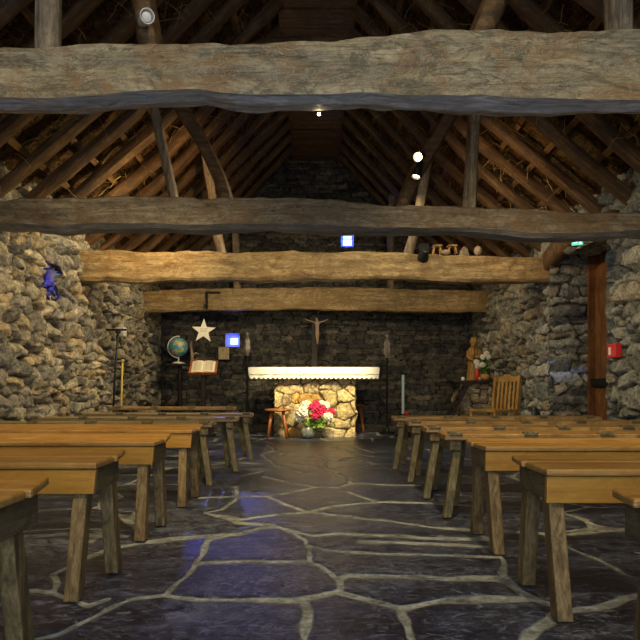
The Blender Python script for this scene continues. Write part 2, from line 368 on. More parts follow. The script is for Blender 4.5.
c = mix(t, c, tint, 1.0, 'MULTIPLY')
mo = ramp(t, mix(t, nf, nb, .6), [(.38, (.10,.104,.095)), (.5, (.29,.305,.275)), (.62, (.56,.58,.52))])
t.links.new(mix(t, mo, c, slab), b.inputs['Base Color'])
rr = mix(t, (.75,)*3, mix(t, (.16,)*3, (.50,)*3, s1), slab); t.links.new(rr, b.inputs['Roughness'])
b.inputs['Specular IOR Level'].default_value = .5
hb = mix(t, (.35,)*3, mix(t, (.8,)*3, s2, .35), slab); bump(t, b, mix(t, hb, nf, .12), .5, .02)
M['floor'] = m

# ------------------------------------------------------------ setting: floor
SEG = []   # mortar joints on the floor, traced as points seen on the ground
JT = [[(0,645),(60,632),(100,612),(130,598),(165,593),(200,598),(300,600),(321,596),(336,591),(352,594),(372,599),(397,606),(420,603),(446,600),(500,599),(530,598),(549,602)],
 [(549,602),(574,609),(596,606),(624,598),(660,590)], [(307,599),(306,615),(308,645)], [(397,606),(403,625),(410,645)], [(556,612),(527,642)],
 [(200,562),(240,561),(274,560),(305,560),(319,563),(333,572),(341,579),(341,590)], [(341,579),(352,574),(369,574),(420,576),(466,578),(500,578),(508,585),(527,595),(549,602)],
 [(225,535),(208,539),(199,561),(176,584),(165,593)], [(56,572),(84,556),(110,548),(142,542),(187,537),(240,533),(257,528),(277,527),(293,533),(305,539),(307,553),(313,562)],
 [(236,522),(268,525),(296,532),(313,535),(336,533),(364,534),(420,537),(489,539)], [(305,543),(325,549),(347,551),(380,553),(427,553),(499,557)],
 [(361,541),(404,542),(460,544),(499,548)], [(207,512),(240,519),(279,513),(309,511),(344,504),(380,501),(420,502),(470,505)],
 [(267,496),(307,511),(358,517),(397,522),(420,525),(470,530)], [(236,486),(237,497),(222,509),(207,512),(236,522)], [(342,490),(376,501)],
 [(240,462),(277,465),(302,472),(310,473)], [(324,466),(336,473),(350,479),(350,483),(338,487),(313,487),(282,480),(262,476)], [(350,483),(420,485)], [(200,497),(240,496),(268,496)],
 [(470,530),(489,539),(499,557),(503,571),(508,585)], [(566,545),(592,557),(624,574),(650,582)], [(520,531),(567,534),(596,531),(640,528)], [(564,513),(583,518),(596,531)],
 [(0,538),(22,536),(67,534),(124,536)], [(0,592),(28,589),(56,591),(56,572)], [(98,499),(107,511),(124,516),(138,530),(142,542)], [(107,598),(84,606),(56,591)],
 [(313,487),(268,496)], [(320,455),(328,461),(324,466)], [(350,446),(362,449),(372,452)], [(360,455),(345,449),(316,446)], [(268,444),(274,450),(262,455),(277,465)]]
for pl in JT:
    q = [((x-CX)*CH/(y-CY), CH*F/(y-CY)) for x, y in pl]
    SEG += [(a, b) for a, b in zip(q[:-1], q[1:])]
xs = np.arange(-3.2, 3.21, .0135)
yy = [1.1]
while yy[-1] < 10.9: yy.append(yy[-1]+.0068*yy[-1])
ys = np.concatenate([np.arange(-2.0, 1.1, .05), yy])
X, Yg = np.meshgrid(xs, ys, indexing='ij')
Xw = X+.03*fbm(X*5, Yg*5, 77); Yw = Yg+.03*fbm(X*5, Yg*5, 88)
dt = np.full(X.shape, 9.)
for (ax, ay), (bx, by) in SEG:
    m0 = (min(ax, bx)-.3 < X) & (X < max(ax, bx)+.3) & (min(ay, by)-.3 < Yg) & (Yg < max(ay, by)+.3)
    if not m0.any(): continue
    px, py = (Xw[m0]-ax)*1.25, (Yw[m0]-ay)*.62; dx, dy = (bx-ax)*1.25, (by-ay)*.62; L2 = dx*dx+dy*dy+1e-9
    tt = np.clip((px*dx+py*dy)/L2, 0, 1); dt[m0] = np.minimum(dt[m0], np.hypot(px-tt*dx, py-tt*dy))
rs = np.random.RandomState(3); sd = []
y = -2.3
while y < 11.3:
    hh = rs.uniform(.35, .6); x = -3.6-rs.rand()*.5
    while x < 3.6:
        ww = rs.uniform(.5, 1.15); sd.append((x+ww/2, y+hh/2+rs.uniform(-.12, .12), ww/2, hh/2, rs.rand())); x += ww
    y += hh
sd = np.array(sd); F1 = np.full(X.shape, 9.); F2 = F1.copy(); IDs = np.zeros(X.shape)
for s_ in sd:
    m0 = np.where(np.abs(ys-s_[1]) < 1.1)[0]; n0 = np.where(np.abs(xs-s_[0]) < 1.7)[0]
    if not len(m0) or not len(n0): continue
    a = slice(n0[0], n0[-1]+1); b2 = slice(m0[0], m0[-1]+1)
    d = np.sqrt(((Xw[a,b2]-s_[0])/s_[2])**2+((Yw[a,b2]-s_[1])/s_[3])**2)
    f1 = F1[a,b2]; f2 = F2[a,b2]; ii = IDs[a,b2]
    new = d < f1; F2[a,b2] = np.where(new, f1, np.minimum(f2, d)); F1[a,b2] = np.where(new, d, f1); IDs[a,b2] = np.where(new, s_[4], ii)
dv = (F2-F1)*.17
tr = (np.abs(X) < .95+.1*fbm(Yg*2, X*2, 5)) & (Yg < 5.2) | ((np.abs(X) < 1.35) & (Yg < 2.9))
dv = np.where(tr, 9., dv)
d = np.minimum(dt, dv)
wid = .024+.024*vnoise(X*3, Yg*3, 61)+.014*vnoise(X*11, Yg*9, 62)+.0010*Yg
q = np.clip(d/(wid*2.6), 0, 1)            # .385 = edge of the mortar
hz = np.where(q > .42, 1, q/.42)*.006+.004*fbm(X*2.5, Yg*2.5, 99)
colr = np.stack([q, np.clip(.5+1.1*vnoise(X*1.3, Yg*1.6, 17)+.25*(IDs-.5)*(dv < 9), 0, 1), IDs, np.ones_like(q)], -1)
FL = Big(); FL.grid(np.stack([X, Yg, hz-.008], -1), colr)
floor = FL.build('floor', M['floor']); tag(floor, kind='structure')

# ------------------------------------------------------------ setting: walls
WX = 2.62; YB = 10.65; WTOP = 2.62
RUB = [(.40,.36,.27),(.33,.30,.235),(.47,.42,.31),(.27,.25,.21),(.22,.21,.185),(.42,.34,.22),(.35,.32,.27)]
RUBR = [(.31,.31,.26),(.25,.25,.215),(.37,.36,.29),(.20,.21,.185),(.27,.275,.23),(.34,.30,.22)]
MORT = (.055,.042,.028)
def wus(lo, hi):
    a = list(np.arange(lo, min(4.6, hi), .035)); a2 = list(np.arange(max(lo, 4.6), hi+.001, .016)); return np.array(a+a2)
us = wus(-2.0, YB+.05); vs = np.arange(-.06, WTOP, .0135)
big = Big()
h, c = stones(us, vs, 5, (.07,.155), (.10,.36), .12, RUB, MORT, jit=.4, warp=.07, tall=.2, pw=3.6, joint=.26, lump=.15)
P = frame(us, vs, h, (-WX-.05, 0, 0), (0,1,0), (0,0,1), (1,0,0))
uc = (us[:-1]+us[1:])/2; vc = (vs[:-1]+vs[1:])/2; UU, VV = np.meshgrid(uc, vc, indexing='ij')
NW = (6.08, 6.42, 1.56, 1.92)      # niche added in the left wall to hold a patch of blue light
keep = ~((UU > NW[0]) & (UU < NW[1]) & (VV > NW[2]) & (VV < NW[3]))
big.grid(P, c, keep)
def patch(big, L, H, O, U, V, Nn, seed, ch=(.09,.16), wd=(.15,.35), rel=.05, pal=RUB, res=.014, **k):
    a = np.arange(0, L+res, res); b_ = np.arange(0, H+res, res); a = a*L/a[-1]; b_ = b_*H/b_[-1]
    h, c = stones(a, b_, seed, ch, wd, rel, pal, k.pop('mortar', MORT), **k)
    big.grid(frame(a, b_, h-rel*.5, O, U, V, Nn), c)
D = .42
patch(big, D, .49, (-WX+.0-D, NW[1], NW[2]-.02), (1,0,0), (0,0,1), (0,-1,0), 21)
patch(big, D, .49, (-WX+.0-D, NW[0], NW[2]-.02), (1,0,0), (0,0,1), (0,1,0), 22)
patch(big, D, .49, (-WX+.0-D, NW[0]-.02, NW[2]), (1,0,0), (0,1,0), (0,0,1), 23)
patch(big, D, .49, (-WX+.0-D, NW[0]-.02, NW[3]), (1,0,0), (0,1,0), (0,0,-1), 24)
tag(big.build('wall_left', M['rubble']), kind='structure')
DY0, DY1, DZ, DX = 5.60, 7.02, 2.08, 3.02     # doorway in the right wall
big = Big()
h, c = stones(us, vs, 9, (.065,.15), (.13,.42), .11, RUBR, MORT, jit=.4, warp=.06, tall=.16, pw=3.6, joint=.26, lump=.15)
P = frame(us, vs, h, (WX+.05, 0, 0), (0,1,0), (0,0,1), (-1,0,0))
keep = ~((UU > DY0) & (UU < DY1) & (VV < DZ))
big.grid(P, c, keep)
patch(big, .56, 2.3, (WX-.07, DY1, -.05), (1,0,0), (0,0,1), (0,-1,0), 31, ch=(.07,.15), wd=(.2,.5), pal=RUBR, rel=.06)
patch(big, .56, 2.3, (WX-.07, DY0, -.05), (1,0,0), (0,0,1), (0,1,0), 32, ch=(.07,.15), wd=(.2,.5), pal=RUBR, rel=.06)
patch(big, .5, 1.34, (WX-.01, DY0-.02, DZ+.06), (1,0,0), (0,1,0), (0,0,-1), 33, pal=RUBR)
tag(big.build('wall_right', M['rubble']), kind='structure')
# back wall of thin slates, up into the gable
big = Big()
bx = np.arange(-WX-.1, WX+.1, .015); bz = np.arange(-.05, 4.75, .0135)
SL = [(.125,.118,.10),(.09,.088,.08),(.16,.148,.12),(.07,.07,.07),(.11,.098,.08)]
h, c = stones(bx, bz, 14, (.04,.10), (.14,.5), .05, SL, (.016,.013,.010), jit=.25, warp=.02, joint=.22, pw=4.5, tall=.05, lump=.1)
P = frame(bx, bz, h, (0, YB, 0), (1,0,0), (0,0,1), (0,-1,0))
uc = (bx[:-1]+bx[1:])/2; vc = (bz[:-1]+bz[1:])/2; UU, VV = np.meshgrid(uc, vc, indexing='ij')
def roofz(x):
    x = abs(x); return 3.2+(1.6-x)*1.06 if x < 1.6 else 2.35+(2.6-x)*.85
rz = np.where(np.abs(UU) < 1.6, 3.2+(1.6-np.abs(UU))*1.06, 2.35+(2.6-np.abs(UU))*.85)
def bw(px, py): p = at(px, py, YB); return p.x, p.z
w1 = (*bw(226, 346)[:1], bw(240, 0)[0], bw(0, 347)[1], bw(0, 333)[1])
w2 = (bw(341, 0)[0], bw(354, 0)[0], bw(0, 247)[1], bw(0, 233)[1])
keep = (VV < rz+.22)
for q_ in (w1, w2): keep &= ~((UU > q_[0]) & (UU < q_[1]) & (VV > q_[2]) & (VV < q_[3]))
big.grid(P, c, keep)
tag(big.build('wall_back', M['slate_wall']), kind='structure')
# low stone footing along the back wall
big = Big()
for (x0, x1, sd_) in ((.62, 1.55, 61), (-1.7, -.66, 62)):
    patch(big, x1-x0, .11, (x0, YB-.34, 0), (1,0,0), (0,0,1), (0,-1,0), sd_, rel=.03, pal=[(.16,.15,.13),(.11,.105,.1)], ch=(.09,.12), wd=(.3,.6))
    patch(big, x1-x0, .36, (x0, YB-.35, .10), (1,0,0), (0,1,0), (0,0,1), sd_+5, rel=.02, pal=[(.16,.15,.13),(.11,.105,.1)], ch=(.2,.3), wd=(.3,.6))
tag(big.build('trim_1', M['slate_wall']), kind='structure')

# windows
def window(name, q, inner, dp, mull):
    e = empty(name, ((q[0]+q[1])/2, YB, q[2]), kind='structure'); ox, oz = (q[0]+q[1])/2, q[2]
    I = [(inner[0]-ox, inner[2]-oz), (inner[1]-ox, inner[2]-oz), (inner[1]-ox, inner[3]-oz), (inner[0]-ox, inner[3]-oz)]
    O = [(q[0]-ox-.02, -.02), (q[1]-ox+.02, -.02), (q[1]-ox+.02, q[3]-oz+.02), (q[0]-ox-.02, q[3]-oz+.02)]
    a = MB(); vs_ = [(x, .0, z) for x, z in O]+[(x, dp, z) for x, z in I]+[(x, .0, z) for x, z in [(p[0]*1.5, p[1]*1.3-.02) for p in O]]
    a.add([Vector(v) for v in vs_[:8]], [(k, (k+1) % 4, 4+(k+1) % 4, 4+k) for k in range(4)]); a.build('splayed_reveal', M['limewash'], e)
    x0, x1, z0_, z1_ = I[0][0], I[1][0], I[0][1], I[2][1]; fr = .008
    a = MB()
    for lo, hi in (((x0-.02, dp, z0_-.02), (x0+fr, dp+.03, z1_+.02)), ((x1-fr, dp, z0_-.02), (x1+.02, dp+.03, z1_+.02)), ((x0, dp, z0_-.02), (x1, dp+.03, z0_+fr)), ((x0, dp, z1_-fr), (x1, dp+.03, z1_+.02))): a.box(lo, hi)
    if mull: zz = z0_+(z1_-z0_)*.62; a.box((x0, dp-.004, zz), (x1, dp+.02, zz+.012))
    a.build('window_frame', M['lamp_black'], e)
    p = MB(); p.box((x0+fr, dp+.004, z0_+fr), (x1-fr, dp+.012, z1_-fr)); p.build('pane', M['pane'], e)
M['limewash'] = plain('limewashed_stone', (.55,.55,.55), .85)
def inn(a, b, c, d, Y): return ((a-CX)*Y/F, (b-CX)*Y/F, CH-(c-CY)*Y/F, CH-(d-CY)*Y/F)
window('window_1', w1, inn(230, 238.5, 345, 337.5, YB+.16), .16, False); window('window_2', w2, inn(342.5, 352, 246, 235.5, YB+.12), .12, True)
e = empty('blue_glow_niche', (-WX-.36, (NW[0]+NW[1])/2, NW[2]), kind='structure')  # hidden glowing pane, added to throw blue light onto the niche side
a = MB(); a.box((-.02,-.22,0), (.01,-.19,.45)); a.box((-.02,.19,0), (.01,.22,.45)); a.box((-.02,-.22,0), (.01,.22,.03)); a.box((-.02,-.22,.42), (.01,.22,.45)); a.build('window_frame', M['lamp_black'], e)
a = MB(); a.box((-.01,-.19,.03), (0,.19,.42)); a.build('pane', M['niche_glow'], e)

# door
e = empty('door_1', (DX, (DY0+DY1)/2, 0), kind='structure')
for k in range(9):
    a = MB(); y0 = -.66+k*.147; a.box((0, y0, 0.01), (.04, y0+.145, DZ+.06)); a.build('door_board', M['door'], e, bevel=.004)
a = MB(); a.box((-.05, -.64, .72), (-.0005, .64, .80)); a.build('crossbar', M['iron'], e, bevel=.004)
a = MB(); a.box((-.07, .61, 0), (-.002, .645, DZ+.04)); a.build('door_frame', M['door'], e)

# ------------------------------------------------------------ roof
roof = MB()
PR = [(-3.0, 2.01), (-2.6, 2.35), (-1.6, 3.2), (-.37, 4.5), (.37, 4.5), (1.6, 3.2), (2.6, 2.35), (3.0, 2.01)]
def offs(i, d):
    P_ = [Vector((p[0], p[1])) for p in PR]; p = P_[i]
    def nrm(a, b): t_ = (b-a).normalized(); return Vector((-t_.y, t_.x))
    n0 = nrm(P_[i-1], p) if i > 0 else nrm(p, P_[i+1]); n1 = nrm(p, P_[i+1]) if i < len(P_)-1 else n0
    m_ = (n0+n1).normalized(); m_ = m_*(d/max(.4, m_.dot(n0))); return (p.x+m_.x, p.y+m_.y)
def deck(big, p0, p1, seed):
    L = math.hypot(p1[0]-p0[0], p1[1]-p0[1]); a = np.arange(0, L+.03, .045); a = a*L/a[-1]; yv = np.arange(-2, YB+.3, .05)
    A, B = np.meshgrid(a, yv, indexing='ij'); t = A/L
    n = np.array([-(p1[1]-p0[1]), p1[0]-p0[0]])/L
    ht = .03*fbm(A*7, B*7, seed, 4)*np.clip(np.minimum(t, 1-t)*9, 0, 1)
    # battens under the thatch, one every 34 cm
    Xd = p0[0]+t*(p1[0]-p0[0])+n[0]*ht; Zd = p0[1]+t*(p1[1]-p0[1])+n[1]*ht
    big.grid(np.stack([Xd, B, Zd], -1), np.ones(A.shape+(4,)))
big = Big()
QR = [offs(i, .13) for i in range(len(PR))]
for i in range(len(PR)-1): deck(big, QR[i], QR[i+1], 70+i)
ceil = big.build('ceiling', M['thatch']); tag(ceil, kind='structure')
bt = MB()
for sgn in (-1, 1):
    for x in np.arange(.5, 2.6, .27):
        z = roofz(x); sl = 1.06 if x < 1.6 else .85; an = math.atan(sl)
        y0 = -1.8
        while y0 < YB:
            L = R.uniform(1.5, 2.6); Mx = Matrix.Translation((sgn*x, 0, z+.115+R.uniform(-.01, .01))) @ Matrix.Rotation(sgn*an, 4, 'Y')
            bt.box((-.026, y0, -.016), (.026, min(y0+L, YB+.05), .03), Mx); y0 += L+R.choice((.02, .3, .6, .9))
M['batten'] = wood('batten_wood', (.07,.035,.012), (.17,.09,.03), (.28,.16,.06), axis='Y', crack=.2)
o = bt.build('batten', M['batten'], ceil)
# boards closing the flat strip under the ridge
a = MB()
for k, y in enumerate(np.arange(-.9, YB-.05, .33)):
    a.box((-.37-R.uniform(0, .03), y+.01, 4.47+R.uniform(-.02, .02)), (.37+R.uniform(0, .03), y+.31, 4.50+R.uniform(0, .02)))
a.build('ridge_board', M['rafter'], ceil)

# rafters
def timber(pts, wd, ht, n=10, wob=.12, seg=14, seed=0, sq=3.2):
    """squared crooked timber along a path (local coordinates)"""
    pts = [Vector(p) for p in pts]; cum = [0]
    for p, q in zip(pts[:-1], pts[1:]): cum.append(cum[-1]+(q-p).length)
    rings = []; up = None; rr = random.Random(seed); ph = [rr.uniform(0, 6) for _ in range(8)]
    for i in range(seg+1):
        s = cum[-1]*i/seg; k = 0
        while k < len(cum)-2 and cum[k+1] < s: k += 1
        f = (s-cum[k])/(cum[k+1]-cum[k]); p = pts[k].lerp(pts[k+1], f)
        d = (pts[min(k+1, len(pts)-1)]-pts[k]).normalized()
        if up is None: up = Vector((0,1,0)) if abs(d.y) < .8 else Vector((0,0,1))
        a = d.cross(up).normalized(); b_ = a.cross(d).normalized()
        w_ = wd*(1+wob*math.sin(s*3.1+ph[0])+wob*.6*math.sin(s*7.3+ph[1])); h_ = ht*(1+wob*math.sin(s*2.7+ph[2])+wob*.6*math.sin(s*8.1+ph[3]))
        p = p+a*wd*wob*math.sin(s*2.1+ph[4])+b_*ht*wob*math.sin(s*1.7+ph[5])
        ring = []
        for j in range(n):
            th = 2*math.pi*(j+.5)/n; cx, sx = math.cos(th), math.sin(th); rad = (abs(cx)**sq+abs(sx)**sq)**(-1/sq)
            rad *= 1+.05*math.sin(3*th+s*5+ph[6])
            ring.append(p+a*cx*rad*h_/2+b_*sx*rad*w_/2)
        rings.append(ring)
    return rings
BAY = [2.75, 5.05, 7.2, 9.75]
def bayname(y):
    if y < BAY[0]: return 'in front of the nearest tie beam'
    if y < BAY[1]: return 'between the nearest and second tie beams'
    if y < BAY[2]: return 'between the second and third tie beams'
    if y < BAY[3]: return 'between the third and farthest tie beams'
    return 'beyond the farthest tie beam'
k = 0
for sgn in (-1, 1):
    y = .35
    while y < YB-.15:
        wv = R.uniform(.105, .155); hv = R.uniform(.09, .12); lean = R.uniform(-.06, .06)
        path = [(2.78*sgn, 0, 2.18), (1.62*sgn, R.uniform(-.03,.03), 3.16), (.30*sgn, lean, 4.56)]
        # build each rafter in its own frame so the grain follows it
        a = MB(); org = Vector((2.1*sgn, y, 2.75)); ang = math.atan2(4.56-2.18, -(2.78-.30)*sgn)
        Mi = Matrix.Rotation(ang, 4, 'Y')      # rotates world dir to local x
        pts = [Mi@(Vector(p)-Vector((org.x, 0, org.z))) for p in path]
        a.loft(timber(pts, wv, hv, n=10, wob=.09, seg=16, seed=k))
        o = a.build('rafter', M['rafter'], smooth=True, sharp=50); o.location = org; o.rotation_euler = (0, -ang, 0)
        side = 'left' if sgn < 0 else 'right'
        tag(o, 'rough dark wooden rafter on the %s roof slope, %s' % (side, bayname(y)), 'rafter', 'rafters on the %s roof slope %s' % (side, bayname(y)))
        y += R.uniform(.43, .56); k += 1

# loose straw under the roof
a = MB()
for i in range(800):
    sgn = R.choice((-1, 1)); x = R.uniform(.5, 2.4); y = R.uniform(3.2, 9.5); z = roofz(x)+R.uniform(-.0, .1)
    p = Vector((sgn*x, y, z)); d = Vector((R.uniform(-1, 1), R.uniform(-.6, .6), R.uniform(-1, .3))).normalized(); pts = [p-d*.02]
    for j in range(4):
        pts.append(pts[-1]+d*R.uniform(.03, .06)); d = (d+Vector((R.uniform(-.4,.4), R.uniform(-.4,.4), R.uniform(-.5,.2)))).normalized()
    a.tube(pts, .0016, 3)
tag(a.build('loose_straw', M['straw'], ceil), 'wisps of dry straw poking out of the thatch', kind='stuff')

# ------------------------------------------------------------ tie beams
def tie_beam(Y, top, bot, x0, x1, dy, mat, label, seed, under=.0, drop=.03, lit_under=None, lift=0):
    """top/bot: profile points (X, Z); front face at Y, dy deep"""
    tx = [p[0] for p in top]; tz = [p[1] for p in top]; bxx = [p[0] for p in bot]; bzz = [p[1] for p in bot]
    n = int((x1-x0)/.03); a = MB(); rings = []
    xv = np.linspace(x0, x1, n)
    for i, x in enumerate(xv):
        zt = float(np.interp(x, tx, tz))+.016*float(fbm(x*4, 0, seed)); zb = float(np.interp(x, bxx, bzz))+.018*float(fbm(x*3, 5, seed+1))
        ring = []; ch = under*(1+.5*float(vnoise(x*1.7, 3, seed+4))); dz = drop*(1+.5*float(vnoise(x*2.1, 9, seed+5)))
        poly = [(0, zt-.01), (0, zb), (ch, zb-dz), (dy-.02, zb-dz+lift), (dy, zb-dz+lift+.03), (dy, zt-.02), (dy-.03, zt), (.015, zt)]
        dens = [16, 9, 8, 2, 6, 2, 9, 2]
        for j in range(8):
            p, q = poly[j], poly[(j+1) % 8]
            for k_ in range(dens[j]):
                f = k_/dens[j]; yv_ = p[0]+(q[0]-p[0])*f; zv_ = p[1]+(q[1]-p[1])*f
                c0, c1 = dy/2, (zt+zb)/2; L_ = math.hypot(yv_-c0, zv_-c1)
                r_ = .026*float(fbm(x*7, zv_*16+yv_*9, seed+7, 4))+.030*float(vnoise(x*2.4, zv_*7+yv_*5, seed+9))-.006
                ring.append(Vector((x, yv_+(yv_-c0)/L_*r_, zv_+(zv_-c1)/L_*r_*.6)))
        rings.append(ring)
    a.loft(rings); o = a.build('tie_beam', mat, smooth=True, sharp=38); o.location = (0, Y, 0)
    if lit_under:
        o.data.materials.append(lit_under); m_ = len(rings[0])
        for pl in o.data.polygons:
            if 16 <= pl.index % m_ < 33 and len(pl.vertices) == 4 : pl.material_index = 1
    return tag(o, label, 'beam')
def prof(pts, Y): return [((x-CX)*Y/F, CH-(y-CY)*Y/F) for x, y in pts]
Y1 = 2.58
t1 = prof([(-330,50),(0,46),(60,45),(120,41),(200,42),(300,38),(340,37),(400,32),(430,28),(470,27),(520,28),(600,29),(640,29),(960,32)], Y1)
b1 = prof([(-330,98),(0,98),(60,96),(120,93),(200,90),(280,98),(350,95),(400,93),(480,97),(560,100),(640,99),(960,98)], Y1)
tie_beam(Y1, t1, b1, -2.68, 2.68, .20, M['beam_grey'], 'massive gnarled grey oak tie beam nearest the viewer across the top of the photo', 101, .10, .010, M['lit_under'], .018)
Y2 = 4.95
t2 = prof([(-40,198),(50,198),(100,197),(200,198),(250,196),(300,197),(350,200),(390,204),(420,206),(500,206),(560,210),(640,213),(690,213)], Y2)
b2_ = prof([(-40,224),(100,224),(200,224),(300,225),(400,228),(450,229),(500,231),(560,233),(640,231),(690,231)], Y2)
tie_beam(Y2, t2, b2_, -2.68, 2.68, .22, M['beam_grey2'], 'grey brown tie beam with long cracks, second from the viewer, spanning the whole frame', 111, .07, .028, M['lit_under2'])
Y3 = 7.08
t3 = prof([(80,250),(200,251),(316,251),(400,252),(480,255),(560,258)], Y3); b3 = prof([(80,277),(200,279),(316,276),(400,276),(480,279),(560,280)], Y3)
tie_beam(Y3, t3, b3, -2.68, 2.68, .22, M['beam_warm'], 'squared honey brown tie beam, third from the viewer, with the black spotlight on it', 121, .02)
Y4 = 9.6
t4 = prof([(130,291),(200,288),(316,287),(400,288),(500,291)], Y4); b4 = prof([(130,310),(200,308),(316,307),(400,309),(500,310)], Y4)
tie_beam(Y4, t4, b4, -2.68, 2.68, .22, M['beam_warm'], 'farthest tie beam, warm lit, carrying the iron hook and star in front of the slate wall', 131, .02)

def post(path, wd, ht, label, mat='post', name='roof_post', seed=0, cat='post'):
    a = MB(); o0 = Vector(path[0]); a.loft(timber([Vector(p)-o0 for p in path], wd, ht, wob=.06, seg=18, seed=seed))
    o = a.build(name, M[mat], smooth=True, sharp=50); o.location = o0; return tag(o, label, cat)
T = 2.17
y1 = Y1+.12; y2 = Y2+.11; y3 = Y3+.11; y4 = Y4+.11
post([(-1.13,y1,2.10),(-1.13,y1,2.6),(-1.14,y1,3.62)], .11, .10, 'pale squared post with peg holes standing at left on the nearest tie beam', seed=1)
post([(1.27,y1,2.14),(1.26,y1,2.6),(1.25,y1,3.52)], .11, .10, 'pale squared post standing at right on the nearest tie beam', seed=2)
post([(-.70,y1+.02,2.10),(-.74,y1+.02,2.35),(-1.02,y1+.02,3.0),(-1.28,y1+.02,3.53)], .13, .10, 'dark crooked strut on the nearest tie beam beside the white lamp', 'rafter', 'roof_strut', 3, 'strut')
post([(.68,y1+.02,2.14),(.80,y1+.02,2.42),(1.04,y1+.02,3.0),(1.27,y1+.02,3.53)], .12, .10, 'dark crooked strut on the nearest tie beam at right of centre', 'rafter', 'roof_strut', 4, 'strut')
post([(-1.11,y2,2.12),(-1.18,y2,2.45),(-1.27,y2,2.85),(-1.34,y2,3.44)], .09, .075, 'slender grey post leaning left on the second tie beam', seed=5)
post([(1.21,y2,2.09),(1.23,y2,2.45),(1.26,y2,2.85),(1.27,y2,3.52)], .12, .10, 'barked grey round post at right on the second tie beam', seed=6)
post([(-.69,y2+.03,2.12),(-.76,y2+.03,2.35),(-.88,y2+.03,2.60),(-1.04,y2+.03,2.86),(-1.36,y2+.03,3.44)], .13, .11, 'bent brown strut at left on the second tie beam', 'rafter', 'roof_strut', 7, 'strut')
post([(.66,y2+.03,2.09),(.80,y2+.03,2.40),(.93,y2+.03,2.62),(1.08,y2+.03,2.88),(1.34,y2+.03,3.44)], .12, .11, 'thick bent strut at right on the second tie beam under the bright lamps', 'rafter', 'roof_strut', 8, 'strut')
post([(-1.05,y3,2.14),(-1.10,y3,2.4),(-1.16,y3,2.85),(-1.27,y3,3.52)], .12, .10, 'lit brown post leaning left on the third tie beam', seed=9)
post([(1.00,y3,2.12),(1.10,y3,2.45),(1.18,y3,2.8),(1.30,y3,3.48)], .12, .11, 'brightly lit post leaning right on the third tie beam behind the lamp pair', seed=10)
post([(-1.2,y4,2.12),(-1.22,y4,2.8),(-1.25,y4,3.52)], .13, .11, 'post at left on the farthest tie beam', seed=11)
post([(1.13,y4,2.12),(1.14,y4,2.8),(1.16,y4,3.62)], .13, .11, 'post at right on the farthest tie beam', seed=12)
a = MB(); a.loft(timber([(-1.0,0,-.18),(-.55,0,.0),(0,0,.06),(.55,0,.0),(1.0,0,-.18)], .09, .09, seed=20, seg=20)); o = a.build('collar_beam', M['rafter'], smooth=True); o.location = (0, 6.35, 4.10)
tag(o, 'thin arched collar beam high under the ridge behind the nearest tie beam', 'beam')

